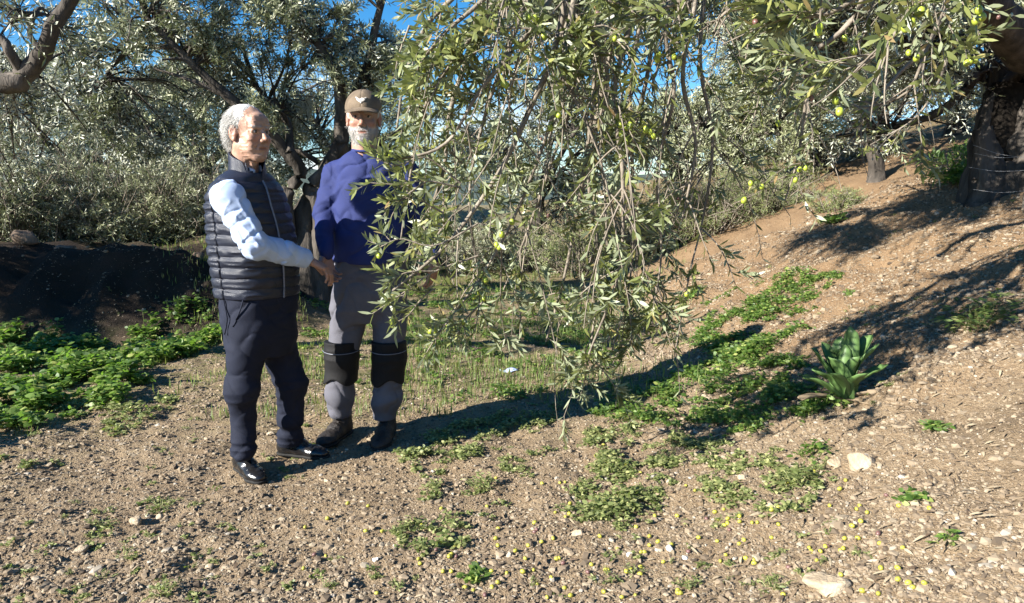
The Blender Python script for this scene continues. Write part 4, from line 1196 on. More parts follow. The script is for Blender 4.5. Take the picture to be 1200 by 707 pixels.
    v.rc(wR - dd * .06, wR - dd * .0, .051, .048, .01); v.rc(wR - dd * .06, wR + dd * .08, .036, .036, .004, None, 'cut')
    v.op(wR - .2, wR + .2, lambda P: np.maximum((P - wR) @ dd - .012, -((P - wR) @ dd) - .06), .004, 'isect')
    V, F = v.mesh(); mesh_obj('cuff', V, [F], M['shirt_blue'], so_, True)
    # trousers
    psec = [(A(303, 335, 3.6), .185, .155), (A(304, 350, 3.6), .19, .158), (A(305, 375, 3.6), .192, .156), (A(306, 398, 3.6), .185, .146), (A(307, 415, 3.6), .15, .12)]
    v = Vol(*bounds([q[0] for q in psec] + [aR, aL, kR, kL], .24), .005)
    v.loft(psec, fd, .03)
    v.rc(hR, kR, .098, .076, .03); v.rc(kR, A(285, 490, 3.53), .074, .060, .03); v.rc(A(285, 490, 3.53), aR, .060, .056, .02)
    v.rc(hL, kL, .096, .076, .03); v.rc(kL, A(340, 490, 3.75), .074, .064, .03); v.rc(A(340, 490, 3.75), aL, .062, .060, .02)
    v.disp(lambda P: -.007 * crease(P, (4, 12, 5), 2) - .005 * crease(P, (12, 5, 5), 7) + .006 * (ridg(np.stack([P @ V3(.6, .3, .7), P @ V3(-.6, .2, .75), P[..., 1]], -1), 6, 15, 6) - .5) + .005 * (ridg(P, 9, 9, 24, 4) - .5)
           + .014 * np.exp(-((P[..., 2] - kR[2] + .03) / .08) ** 2) * (ridg(P, 4, 4, 26, 8) - .45) + .018 * np.exp(-((P[..., 2] - .12) / .07) ** 2) * (ridg(P, 5, 5, 30, 1) - .4))
    zc = .062
    v.op(aR - .4, aL + .4, lambda P: -(P[..., 2] - zc) - .012 * 0, .004, 'isect')
    V, F = v.mesh(); to = mesh_obj('trousers', V, [F], M['navy_trousers'], e, True)
    for k, (pts) in enumerate([[A(262, 352, 3.44), A(266, 375, 3.42), A(263, 392, 3.43)], [A(285, 352, 3.40), A(281, 365, 3.40), A(273, 383, 3.41)]]):
        g = Geo(); g.tubes(spline(pts, 12), [.004] * 12, 5); g.build('pocket_piping', M['navy_trousers'], to, True)
    shoe(e, A(285, 535, 3.60), (.66, -.75), .27, M['leather'])
    shoe(e, A(341, 530, 3.82), (.97, -.22), .27, M['leather'])
man_vest()

# ---------------- the man in the blue top and cap
def man_cap():
    A = at
    e = empty('person', (A(425, 500, 4.1)[0], 4.1, hz(-.82, 4.1)))
    tag(e, 'bearded man in a brown cap and royal blue top with grey work trousers', 'person')
    fd = (.08, -1)
    hd = Head(A(426, 139, 4.05), (.10, -.98, -.06), 1.06)
    skin = (.37, .23, .17)
    sR, eR, wR = A(393, 202, 4.12), A(380, 252, 4.05), A(381, 296, 3.88)
    sL, eL, wL = A(476, 202, 4.12), A(495, 255, 4.15), A(507, 300, 4.02)
    hR, kR, aR = A(410, 362, 4.1), A(401, 418, 4.06), A(398, 480, 4.1)
    hL, kL, aL = A(456, 362, 4.1), A(456, 418, 4.06), A(451, 484, 4.08)
    neck = A(430, 178, 4.1); pel = A(434, 335, 4.1)
    v = Vol(hd.c - V3(.2, .2, .27), hd.c + V3(.2, .2, .2), .0024); build_head(v, hd)
    v.rc(hd.p(0, -.03, -.12), neck + (0, 0, -.04), .064, .075, .03)
    hv = v.mesh()
    v = Vol(wR - .24, wR + .2, .0032); hand(v, wR + (0, 0, -.005), (.22, -.16, -.95), (.75, -.6, 0), V3(.6, -.6, .3), .5)
    h1 = v.mesh()
    v = Vol(wL - .24, wL + .2, .0032); hand(v, wL, (.06, -.15, -1), (-.7, .6, 0), V3(-.1, -1, 0), .4)
    h2 = v.mesh()
    segs = [(neck + (0, 0, .03), neck + (0, 0, -.1), .06, .09), (neck + (0, 0, -.1), pel, .12, .12), (sR, eR, .045, .04), (eR, wR, .04, .027), (sL, eL, .045, .04), (eL, wL, .04, .027),
            (neck + (0, 0, -.06), sR, .05, .05), (neck + (0, 0, -.06), sL, .05, .05), (hR, kR, .07, .05), (kR, (kR + aR) / 2 + (0, .0, 0), .05, .04), (hL, kL, .07, .05), (kL, (kL + aL) / 2, .05, .04), (pel, hR, .1, .08), (pel, hL, .1, .08)]
    bd = limb_body(segs, *bounds([q for s_ in segs for q in s_[:2]], .16))
    V, F = join_geo([hv, h1, h2, bd])
    tint = head_tint(hd, V, skin, 1.0)
    far = np.linalg.norm(V - hd.c, axis=1) > .3; tint[far] = np.array(skin) * (.9, .8, .78)
    mesh_obj('body', V, [F], M['skin'], e, True, {'tint': tint})
    eyes(hd, e, (.0, 1, .1))
    # beard bristles
    q = hd.loc(hv[0]); m = (q[:, 2] < -.035) & (q[:, 2] > -.122) & (q[:, 1] > .0) & ~((np.abs(q[:, 0]) < .024) & (np.abs(q[:, 2] + .067) < .009)) & ((np.abs(q[:, 0]) < .03) | (q[:, 2] < -.05) | (q[:, 1] < .03)) & ((q[:, 1] < .1))
    ii_ = np.where(m)[0]; ii_ = rng.choice(ii_, 2200)
    n0 = nrm(hv[0][ii_] - hd.p(0, .0, -.06))
    strands('beard', hv[0][ii_], nrm(n0 * .6 + V3(0, 0, -.6) + rng.normal(0, .2, n0.shape)), rng.uniform(.005, .011, len(ii_)), M['white_hair'], e, .0007, .2)
    # hair under the cap
    v = Vol(hd.c - .17, hd.c + .17, .0032); S = hd.s
    v.ell(hd.p(0, -.022, .03), hd.R, np.array([.083, .098, .085]) * S); v.ell(hd.p(0, -.05, -.01), hd.R, np.array([.072, .063, .06]) * S, .02)
    def cut(P):
        q = hd.loc(P); y, z = q[..., 1], q[..., 2]
        thr = np.interp(y, [-.12, -.04, -.02, .0, .015, .03], [-.06, -.05, .02, .015, -.005, .08]); return (thr - z) * S * .8
    v.op(hd.c - .25, hd.c + .25, lambda P: cut(P), .005, 'isect')
    v.disp(lambda P: .005 * (ridg(P, 60, 60, 30) - .5))
    V, F = v.mesh(); mesh_obj('hair', V, [F], M['white_hair'], e, True)
    # cap
    v = Vol(hd.c - .2, hd.c + .22, .003)
    v.ell(hd.p(0, -.010, .050), hd.R, np.array([.090, .121, .092]) * S)
    v.op(hd.c - .3, hd.c + .3, lambda P: -(hd.loc(P)[..., 2] - (.040 - .06 * hd.loc(P)[..., 1])) * S, .004, 'isect')
    v.disp(lambda P: .003 * (vnoise(P * 30) - .5) - .002 * (np.abs(hd.loc(P)[..., 0]) < .0022))
    V, F = v.mesh(); co = mesh_obj('cap', V, [F], M['cap_cloth'], e, True)
    v = Vol(hd.c - .2, hd.c + .24, .0025)
    def brim(P):
        q = hd.loc(P); x, y, z = q[..., 0], q[..., 1], q[..., 2]
        zs = .060 - .30 * (y - .07) - 4.5 * x * x
        d = np.sqrt((x / .082) ** 2 + ((y - .07) / .098) ** 2) - 1
        return np.maximum(np.maximum(d * .07, np.abs(z - zs) - .0035), .045 - y) * S * .7
    v.op(hd.c - .25, hd.c + .25, brim, .003)
    V, F = v.mesh(); mesh_obj('brim', V, [F], M['cap_cloth'], co, True)
    # pale spread-winged embroidered emblem on the front of the cap
    v = Vol(hd.c - .2, hd.c + .22, .0022)
    surf = lambda x, z: hd.p(x, -.010 + .121 * math.sqrt(max(0, 1 - (x / .09) ** 2 - ((z - .050) / .092) ** 2)) + .001, z)
    for pts in ([(-.024, .094), (-.012, .088), (0, .078)], [(.024, .096), (.012, .088), (0, .078)], [(0, .078), (0, .070)], [(-.018, .084), (-.006, .076)], [(.018, .085), (.006, .076)], [(-.006, .092), (.003, .086)]):
        for a, b_ in zip(pts[:-1], pts[1:]): v.rc(surf(*a), surf(*b_), .0042, .0042, .003)
    V, F = v.mesh(); mesh_obj('emblem', V, [F], M['emblem'], co, True)
    # blue top
    secs = [(A(430, 176, 4.1), .078, .075), (A(431, 183, 4.1), .125, .095), (A(433, 194, 4.1), .180, .115), (A(434, 212, 4.1), .205, .130), (A(435, 240, 4.1), .212, .138),
            (A(435, 270, 4.1), .212, .145), (A(435, 295, 4.1), .218, .150), (A(435, 307, 4.1), .222, .152)]
    v = Vol(*bounds([q[0] for q in secs] + [eR, eL, wR, wL], .28), .0048)
    v.loft(secs, fd, .03, 2.3)
    v.rc(sR, eR, .070, .058, .035); v.rc(eR, wR, .057, .042, .02)
    v.rc(sL, eL, .070, .058, .035); v.rc(eL, wL, .057, .042, .02)
    v.rc(neck + (.01, -.03, .0), neck + (.01, -.02, .12), .068, .075, .006, None, 'cut')
    def fold(P):
        x = P @ V3(.8, 0, .55); y = P @ V3(-.55, 0, .8)
        return -.009 * crease(P, (4, 10, 4), 5) - .006 * crease(P, (3, 9, 4), 15, (.8, 0, -.6), (.5, 0, .86)) + .007 * (ridg(np.stack([x, y, P[..., 1]], -1), 4, 12, 4, 1) - .5) + .008 * (ridg(np.stack([x, y, P[..., 1]], -1), 13, 5, 6, 6) - .5) \
            + .010 * np.exp(-((P[..., 2] - secs[-1][0][2]) / .1) ** 2) * (ridg(P, 11, 5, 3, 4) - .5) + .006 * (ridg(P, 8, 8, 28, 3) - .5) * (np.abs(P[..., 0] - secs[4][0][0]) > .2)
    v.disp(fold)
    V, F = v.mesh(); tp = mesh_obj('blue_top', V, [F], M['blue_top'], e, True)
    # collar band
    g = Geo(); an = np.linspace(0, 2 * np.pi, 41); cb = neck + V3(.01, -.028, .004)
    g.tubes(np.stack([cb[0] + .071 * np.cos(an), cb[1] + .072 * np.sin(an), cb[2] + .012 * np.sin(an) + .006], -1), [.006] * 41, 6); g.build('neckband', M['blue_top'], tp, True)
    # trousers
    psec = [(A(435, 298, 4.1), .205, .140), (A(435, 315, 4.1), .212, .145), (A(434, 340, 4.1), .218, .146), (A(434, 362, 4.1), .215, .135), (A(433, 378, 4.1), .17, .1)]
    v = Vol(*bounds([q[0] for q in psec] + [aR, aL, kR, kL], .24), .005)
    v.loft(psec, fd, .03)
    mR, mL = A(398, 462, 4.08), A(453, 464, 4.06)
    v.rc(hR, kR, .106, .086, .03); v.rc(kR, mR, .084, .082, .03); v.rc(mR, aR, .081, .070, .02)
    v.rc(hL, kL, .104, .085, .03); v.rc(kL, mL, .083, .082, .03); v.rc(mL, aL, .081, .070, .02)
    def tf(P):
        low = np.exp(-((P[..., 2] - mR[2] + .03) / .09) ** 2)
        return -.012 * crease(P, (4, 11, 4), 6) - .008 * crease(P, (12, 4, 4), 12) + .006 * (ridg(P, 8, 8, 14) - .5) + .015 * low * (ridg(np.stack([P @ V3(.9, 0, .3), P @ V3(-.3, 0, .95), P[..., 1]], -1), 5, 19, 5, 7) - .45)
    v.disp(tf)
    v.op(aR - .5, aL + .5, lambda P: -(P[..., 2] - .115), .004, 'isect')
    V, F = v.mesh(); to = mesh_obj('trousers', V, [F], M['grey_work'], e, True)
    for (k_, m_, s_) in ((kR, mR, -1), (kL, mL, 1)):
        top, bot = k_ + V3(0, 0, .09), k_ + (m_ - k_) * .62
        v = Vol(*bounds([top, bot], .15), .0045)
        v.rc(k_ + V3(0, 0, .13), k_, .098, .093, .02); v.rc(k_, m_, .092, .090, .02)
        v.disp(lambda P: .008 * (ridg(P, 6, 6, 20, 3) - .5))
        v.op(top - .5, top + .5, lambda P: np.maximum(P[..., 2] - top[2], bot[2] - P[..., 2] - .02 * np.sin(P[..., 0] * 40)), .006, 'isect')
        v.op(top - .5, top + .5, lambda P: (P[..., 1] - (k_[1] + .03)), .006, 'isect')
        V, F = v.mesh(); kp = mesh_obj('knee_pad', V, [F], M['black_pad'], to, True)
        g = Geo(); an = np.linspace(math.pi * 1.1, math.pi * 1.9, 20); zc = top[2] - .045
        g.tubes(np.stack([k_[0] + .104 * np.cos(an), k_[1] + .104 * np.sin(an), zc - .012 * np.sin(-an)], -1), [.0025] * 20, 5); g.build('trim', M['zip'], to, True)
    shoe(e, A(400, 490, 4.12), (-.30, -.95), .29, M['boot'], 1.08, True)
    shoe(e, A(453, 494, 4.08), (-.06, -1), .29, M['boot'], 1.08, True)
man_cap()


# ------------------------------------------------------------------ ground cover, stones, fallen olives, plants
def in_view(x, y, m=.08):
    return (np.abs(x) < (600 / FPX + m) * y) & (y > 2.05)
ICO = None
def ico():
    p = (1 + 5 ** .5) / 2
    V = np.array([(-1, p, 0), (1, p, 0), (-1, -p, 0), (1, -p, 0), (0, -1, p), (0, 1, p), (0, -1, -p), (0, 1, -p), (p, 0, -1), (p, 0, 1), (-p, 0, -1), (-p, 0, 1)], float)
    V /= np.linalg.norm(V[0])
    F = np.array([(0, 11, 5), (0, 5, 1), (0, 1, 7), (0, 7, 10), (0, 10, 11), (1, 5, 9), (5, 11, 4), (11, 10, 2), (10, 7, 6), (7, 1, 8), (3, 9, 4), (3, 4, 2), (3, 2, 6), (3, 6, 8), (3, 8, 9), (4, 9, 5), (2, 4, 11), (6, 2, 10), (8, 6, 7), (9, 8, 1)])
    return V, F
IV, IF = ico()
def stones_mesh(g, x, y, s, sink=.25):
    n = len(x)
    z = H(x, y)
    a = rng.uniform(0, 6.28, n); sc = rng.uniform(.55, 1.25, (n, 1, 3)) * V3(1, .85, .62)
    v = IV[None] * sc * (1 + rng.uniform(-.28, .28, (n, 12, 1)))
    ca, sa = np.cos(a)[:, None], np.sin(a)[:, None]
    v = np.stack([v[..., 0] * ca - v[..., 1] * sa, v[..., 0] * sa + v[..., 1] * ca, v[..., 2]], -1) * s[:, None, None] * .5
    v = v + np.stack([x, y, z + s * (.30 - sink)], -1)[:, None]
    g.add(v, (np.arange(n)[:, None, None] * 12 + IF[None]).reshape(-1, 3))
def gravel():
    g = Geo()
    n = 500000
    y = 1.45 + (8.5 - 1.45) * rng.uniform(0, 1, n) ** 1.7
    x = rng.uniform(-1, 1, n) * (.77 * y + .5)
    dens = np.clip(1.15 - .10 * y, .2, 1) * (.6 + .7 * vnoise(np.stack([x * 1.6, y * 1.6, x * 0], -1)))
    dens *= 1 - .55 * sstep(1.2, 1.9, x) * sstep(3.4, 2.4, y)
    k = rng.uniform(0, 1, n) < dens * .62
    x, y = x[k], y[k]
    s = rng.lognormal(math.log(.0092), .52, len(x)); s = np.clip(s, .004, .042)
    stones_mesh(g, x, y, s)
    n = 2600; y = 1.6 + 7 * rng.uniform(0, 1, n) ** 1.5; x = rng.uniform(-1, 1, n) * .77 * y
    stones_mesh(g, x, y, rng.uniform(.025, .06, n), .42)
    n = 42000; y = rng.uniform(3.4, 9.5, n); x = rng.uniform(.9, 6.2, n); k = (x < .78 * y) & (rng.uniform(0, 1, n) < .25 + .9 * vnoise(np.stack([x * 2, y * 2, x * 0 + 6], -1)))
    x, y = x[k], y[k]; stones_mesh(g, x, y, np.clip(rng.lognormal(math.log(.017), .5, len(x)), .008, .07))
    m, nt, b = newmat('gravel')
    gn = nt.nodes.new('ShaderNodeNewGeometry')
    r = ramp(nt, [(0, (.09, .068, .048)), (.3, (.17, .13, .088)), (.6, (.24, .185, .125)), (.95, (.29, .24, .17)), (1, (.38, .34, .28))])
    nt.links.new(gn.outputs['Random Per Island'], r.inputs['Fac']); nt.links.new(r.outputs[0], b.inputs['Base Color'])
    b.inputs['Roughness'].default_value = .9; b.inputs['Specular IOR Level'].default_value = .2
    tag(g.build('gravel', m), 'loose brown gravel and clods scattered over the dry soil', 'gravel', kind='stuff')
gravel()

def litter():
    g = Geo(); n = 9000
    y = 2.1 + 8 * rng.uniform(0, 1, n) ** 1.4; x = rng.uniform(-1, 1, n) * .77 * y
    dens = .35 + .65 * sstep(-.5, 1.2, x) ; k = rng.uniform(0, 1, n) < dens; x, y = x[k], y[k]; n = len(x)
    P = np.stack([x, y, H(x, y) + .008], -1); a = rng.uniform(0, 6.28, n)
    leaves(g, P, np.stack([np.cos(a), np.sin(a), rng.uniform(-.1, .25, n)], -1), nrm(rng.normal(0, .35, (n, 3)) + V3(0, 0, 1)), rng.uniform(.025, .055, n), rng.uniform(.006, .011, n), True, .3)
    tag(g.build('leaf_litter', M['litter']), 'dry olive leaves littering the soil under the tree', 'leaf litter', kind='stuff')
litter()

def weed_clump(g, x, y, r, h, n, ls, round_=True):
    """low leafy weed: stems from a crown, each with leaflets"""
    a = rng.uniform(0, 6.28, n); q = rng.uniform(0, 1, n) ** .55
    bx, by = x + np.cos(a) * q * r * .4, y + np.sin(a) * q * r * .4
    tx, ty = x + np.cos(a) * q * r, y + np.sin(a) * q * r
    bz = H(bx, by); tz = H(tx, ty) + h * rng.uniform(.3, 1, n) * (1 - .5 * q)
    s = np.linspace(0, 1, 4)[None, :, None]
    B = np.stack([bx, by, bz], -1)[:, None]; T = np.stack([tx, ty, tz], -1)[:, None]
    C = B * (1 - s) + T * s + V3(0, 0, .25 * h) * np.sin(s * np.pi)
    g.tubes(C, rad(n, 4, .0014, .0009), 3)
    m = 5
    idx = np.repeat(np.arange(n), m); t = np.tile(np.linspace(.45, 1, m), n)
    P = C[idx, 1] * (1 - t[:, None]) + C[idx, 3] * t[:, None] if False else C[idx, np.minimum((t * 3).astype(int), 3)]
    az = rng.uniform(0, 6.28, len(idx)); D = np.stack([np.cos(az), np.sin(az), rng.uniform(-.1, .6, len(idx))], -1)
    N = nrm(rng.normal(0, .45, (len(idx), 3)) + V3(0, 0, 1))
    L = rng.uniform(.6, 1.2, len(idx)) * ls
    leaves(g, P, D, N, L, L * (.62 if round_ else .28), True, .15)

def weed_patch(name, label, cat, fn, n, h, ls, mat, r=.07, stems=9, round_=True):
    """fn(k) -> candidate points in the patch"""
    g = Geo()
    pts = fn(n)
    for x, y, k in pts:
        weed_clump(g, x, y, r * (.6 + .8 * k), h * (.5 + .9 * k), stems, ls * (.75 + .5 * k), round_)
    o = g.build(name, mat)
    tag(o, label, cat, kind='stuff')
    return o
def region_px(poly_px, n, fr=2.0, lo=.42):
    """random ground points inside a ground region whose outline was sighted in the photograph"""
    W_ = np.array([ground_px(*p)[:2] for p in poly_px])
    mn, mx_ = W_.min(0), W_.max(0); out = []
    while len(out) < n:
        p = rng.uniform(mn, mx_)
        c = False; j = len(W_) - 1
        for i in range(len(W_)):
            if (W_[i, 1] > p[1]) != (W_[j, 1] > p[1]) and p[0] < (W_[j, 0] - W_[i, 0]) * (p[1] - W_[i, 1]) / (W_[j, 1] - W_[i, 1]) + W_[i, 0]: c = not c
            j = i
        k = float(fbm(np.array([p[0] * fr, p[1] * fr, 4.]), 3))
        if c and k > lo + rng.uniform(-.06, .06): out.append((p[0], p[1], min(1, max(0, (k - lo) * 4))))
    return out
weed_patch('weed_patch', 'lush bright green nettle-like weeds in front of the dark berm', 'weeds', lambda n: region_px([(0, 400), (60, 392), (140, 400), (230, 352), (262, 352), (262, 395), (200, 430), (150, 470), (60, 500), (-60, 530), (-80, 430)], n, 5, .46), 400, .17, .048, M['weed'], .11, 10)
weed_patch('weed_patch', 'sparse low weeds creeping out over the gravel at the left edge', 'weeds', lambda n: region_px([(0, 490), (150, 455), (215, 470), (120, 530), (0, 560)], n, 3, .5), 70, .05, .022, M['weed_yel'], .07, 8)
weed_patch('weed_patch', 'leafy green weeds growing up the foot of the right bank', 'weeds', lambda n: region_px([(830, 345), (900, 330), (985, 318), (1000, 350), (960, 400), (950, 450), (985, 500), (960, 540), (860, 520), (760, 500), (690, 490), (720, 455), (800, 430)], n, 6, .50), 400, .08, .028, M['weed'], .09, 9)
weed_patch('weed_patch', 'pale yellow green weeds spreading between the shaded weeds and the fallen olives', 'weeds', lambda n: region_px([(690, 505), (760, 500), (850, 520), (960, 545), (1000, 580), (900, 610), (800, 570), (740, 640), (650, 620), (680, 560)], n, 8, .54), 200, .045, .021, M['weed_yel'], .07, 9)
weed_patch('weed_patch', 'small pale green weeds on the gravel in front of the man in blue', 'weeds', lambda n: region_px([(520, 500), (660, 470), (640, 540), (600, 590), (560, 620), (500, 650), (450, 640), (500, 580), (470, 540)], n, 8, .54), 150, .045, .019, M['weed_yel'], .065, 8)
weed_patch('weed_patch', 'low green weeds on the shaded path behind the men', 'weeds', lambda n: region_px([(330, 330), (560, 330), (700, 345), (720, 430), (620, 480), (480, 470), (380, 440), (345, 400)], n, 5, .48), 380, .07, .030, M['weed'], .09, 8)
def seedlings():
    g = Geo(); n = 0
    while n < 420:
        y = 2.2 + 5.5 * rng.uniform() ** 1.3; x = rng.uniform(-.75, .75) * y
        if fbm(np.array([x * 1.3, y * 1.3, 12.]), 2) < .50 - .06 * (x > 0): continue
        weed_clump(g, x, y, rng.uniform(.015, .05), rng.uniform(.01, .035), int(rng.integers(3, 8)), rng.uniform(.010, .022), rng.random() < .5); n += 1
    tag(g.build('seedlings', M['weed_yel']), 'tiny sparse seedlings sprouting all over the gravelly soil', 'seedlings', kind='stuff')
seedlings()
def grass():
    g = Geo(); n = 26000
    y = 4.4 + 12 * rng.uniform(0, 1, n) ** 1.3; x = rng.uniform(-.45, .22, n) * y + rng.uniform(-.3, .3, n)
    k = (fbm(np.stack([x * 1.6, y * 1.6, x * 0 + 8], -1), 2) > .45) & (rng.uniform(0, 1, n) < sstep(4.2, 6.5, y) + .25)
    x, y = x[k], y[k]; n = len(x)
    P = np.stack([x, y, H(x, y) - .005], -1); a = rng.uniform(0, 6.28, n)
    leaves(g, P, np.stack([np.cos(a) * .5, np.sin(a) * .5, np.ones(n)], -1), np.stack([np.cos(a), np.sin(a), np.full(n, .2)], -1), rng.uniform(.04, .11, n), rng.uniform(.004, .008, n) * (1 + y * .08), False, .3)
    tag(g.build('grass', M['grass']), 'short thin grass on the path between the berm and the bank', 'grass', kind='stuff')
grass()

# individual small plants
def weed_plant(px, py, r, h, n, ls, label, mat, round_=True, group=None):
    p = ground_px(px, py); e = empty('weed', p)
    tag(e, label, 'weed', group)
    g = Geo(); weed_clump(g, p[0], p[1], r, h, n, ls, round_); o = g.build('leaves', mat, e)
for q in [(566, 575, .09, .11, 34, .024, 'feathery grey green weed standing alone on the gravel below the boots', 'weed_yel', False),
          (528, 640, .08, .05, 22, .024, 'small weed with fallen yellow olives lying against it near the bottom edge', 'weed_yel', True),
          (1070, 586, .065, .04, 14, .028, 'small lone green weed on bare soil at the lower right', 'weed', True),
          (1094, 506, .07, .05, 14, .04, 'dark leafy weed rooted alone on the right slope', 'weed', False),
          (1108, 638, .05, .03, 10, .026, 'tiny rosette weed near the right edge of the foreground', 'weed', False),
          (935, 568, .15, .08, 40, .035, 'spreading rosette of narrow grey green leaves beside two buff stones', 'weed_yel', False),
          (720, 600, .12, .08, 40, .028, 'bushy yellow green weed among the fallen olives', 'weed_yel', True),
          (118, 622, .08, .04, 22, .02, 'low pale tuft beside the buff stone at the lower left', 'weed_yel', False),
          (190, 596, .10, .04, 22, .02, 'flat pale tuft on the gravel behind the two buff stones', 'weed_yel', False),
          (195, 700, .07, .05, 20, .02, 'little grey green tuft at the bottom edge left of centre', 'weed_yel', False),
          (555, 680, .07, .05, 20, .026, 'bright small weed at the bottom edge near fallen olives', 'weed', True),
          (485, 622, .08, .05, 22, .022, 'straggly weed left of the weed with olives against it', 'weed_yel', False),
          (905, 690, .07, .04, 16, .022, 'sparse weed by the large pale stone at the bottom edge', 'weed_yel', False),
          (805, 690, .06, .04, 12, .022, 'small sprig at the bottom edge left of the large pale stone', 'weed_yel', False),
          (1140, 385, .26, .16, 70, .05, 'wispy thin leaved tuft on the dappled right slope', 'grass', False),
          (975, 262, .16, .14, 60, .05, 'leafy clump low on the shaded bank below the hollow trunk', 'weed', True),
          (1130, 215, .25, .25, 60, .09, 'broad leaved green plant growing beside the base of the hollow trunk', 'weed', False),
          (810, 348, .14, .10, 40, .04, 'light green weed at the top corner of the bank weeds', 'weed', True),
          (660, 300, .35, .10, 60, .06, 'sunlit bright green tuft on the path behind the drooping boughs', 'weed', False)]:
    weed_plant(*q[:6], q[6], M[q[7]], q[8])

# broad strap-leaved plant
def squill():
    p = ground_px(985, 468); e = empty('strap_leaved_plant', p)
    tag(e, 'broad grey green strap leaved plant rising from the right slope', 'plant')
    #  tip px, tip py, depth offset, width
    sp = [((996, 382), .02, .085), ((1024, 392), .02, .07), ((1030, 405), -.04, .06), ((950, 408), .05, .07), ((952, 432), -.06, .06), ((970, 420), -.05, .075), ((1008, 418), -.10, .075),
          ((985, 395), .08, .06), ((1040, 430), -.02, .055), ((962, 402), .10, .055), ((940, 442), -.02, .055), ((975, 440), -.16, .05), ((1015, 440), -.16, .05), ((990, 405), .0, .05), ((1002, 398), .12, .06)]
    sp += [((1052, 462), -.12, .05), ((934, 468), -.10, .05), ((1030, 478), -.22, .045)]
    for (tx, ty), dy, wd in sp:
        tip = at(tx, ty, p[1] + dy); b = p + V3(rng.uniform(-.03, .03), rng.uniform(-.03, .03), -.01)
        d = tip - b; L = np.linalg.norm(d); K = 12; s = np.linspace(0, 1, K)
        out = nrm(V3(d[0], d[1], 0)) if abs(d[0]) + abs(d[1]) > 1e-3 else V3(1, 0, 0)
        C = b + d * s[:, None] + V3(0, 0, .04 * L) * np.sin(s * np.pi)[:, None] - out * (.03 * L * np.sin(s * np.pi))[:, None]
        T = nrm(np.gradient(C, axis=0)); S_ = nrm(np.cross(T, V3(0, 0, 1) + .3 * out)); N_ = np.cross(S_, T)
        w_ = wd * rng.uniform(.6, .85) * (np.sin(np.pi * np.clip(s ** 1.3 * .73 + .16, 0, 1)) ** .75) + .002
        w_[-1] = .004
        cols = 5; u = np.linspace(-1, 1, cols)
        X = C[:, None] + S_[:, None] * (w_[:, None] * u)[..., None] + N_[:, None] * (w_[:, None] * .55 * u ** 2)[..., None]
        X = X + (vnoise(X * 22 + tx)[..., None] - .5) * .022 * s[:, None, None]
        i = np.arange(K * cols).reshape(K, cols)
        q = np.stack([i[:-1, :-1], i[1:, :-1], i[1:, 1:], i[:-1, 1:]], -1).reshape(-1, 4)
        o = mesh_obj('leaf', X.reshape(-1, 3), [q], M['litter'] if ty > 458 else M['squill'], e, True)
        so2 = o.modifiers.new('t', 'SOLIDIFY'); so2.thickness = .0025
squill()

# larger stones, each its own thing
def stone(px, py, size, label, mat, flat=.6, yaw=0, seed=0, group=None):
    p = ground_px(px, py)
    v = Vol(p - size, p + size, size / 22)
    r_ = np.random.default_rng(seed + 5)
    v.ell(p + (0, 0, size * flat * .12), np.array([[math.cos(yaw), math.sin(yaw), 0], [-math.sin(yaw), math.cos(yaw), 0], [0, 0, 1]]), np.array([size * .5, size * .38, size * flat * .5]))
    for k in range(9):
        n = nrm(r_.normal(size=3) + V3(0, 0, .35)); d = size * r_.uniform(.22, .36) * (flat if abs(n[2]) > .7 else 1)
        v.op(p - size, p + size, lambda P: (P - p) @ n - d, size * .05, 'isect')
    v.disp(lambda P: size * .06 * (fbm(P / size * 6, 3) - .5), size)
    V, F = v.mesh(); o = mesh_obj('stone', V - p, [F], mat, None, True); o.location = tuple(p)
    tag(o, label, 'stone', group)
for i, q in enumerate([(160, 614, .085, 'pale buff stone lying beside the flat tuft at the lower left', 'stone', .55, .4), (95, 644, .07, 'buff stone half sunk in gravel left of the low pale tuft', 'stone', .8, 1.2), (185, 608, .05, 'small buff stone touching the right end of a larger one', 'stone', .6, .2),
                       (1006, 548, .14, 'largest buff stone beside the spreading grey green rosette', 'stone', .6, .1), (978, 548, .085, 'pinkish stone just left of the largest buff stone', 'stone', .6, .9), (970, 692, .16, 'large pale stone at the bottom edge right of centre', 'stone', .55, 2.4),
                       (675, 626, .10, 'rounded ochre stone among weeds in the central foreground', 'stone', .55, .2), (870, 562, .075, 'flat pinkish stone below the pale weeds', 'stone', .45, .1), (828, 562, .07, 'flat tan stone left of the pinkish one', 'stone', .4, .2),
                       (436, 550, .05, 'dark flat stone lying right of the front shoe', 'stone', .4, .2), (383, 564, .05, 'small tan stone below the far shoe', 'stone', .5, 1.), (60, 575, .07, 'brown clod at the left side of the foreground', 'stone', .5, .6),
                       (785, 646, .045, 'white chip right of another white chip among the fallen olives', 'stone_white', .6, .2), (803, 655, .035, 'small white chip, lower right of the white chips', 'stone_white', .6, 1.2), (737, 651, .035, 'pale lilac chip at the left of the white chips', 'stone_white', .6, .7),
                       (441, 658, .032, 'single small white pebble on the gravel at lower centre', 'stone_white', .8, .2), (245, 667, .05, 'tan pebble in the lower left gravel', 'stone', .6, .2), (700, 475, .06, 'tan stone in front of the shade of the boughs', 'stone', .6, .2), (316, 508, .11, 'flat ochre slab of soil just behind the two dark shoes', 'stone', .25, .1),
                       (1050, 372, .06, 'stone beside the wispy tuft on the slope', 'stone', .6, .2), (855, 242, .26, 'long pale rock on the crest of the bank', 'stone', .5, .2), (905, 596, .07, 'buff stone in front of the grey green rosette', 'stone', .5, .9)]):
    stone(q[0], q[1], q[2], q[3], M[q[4]], q[5], q[6], i)
M['berm_rock'] = simple('earthy_rock', [(.3, (.09, .065, .05)), (.7, (.24, .18, .13))], 6, .95, .6, 30, .1)
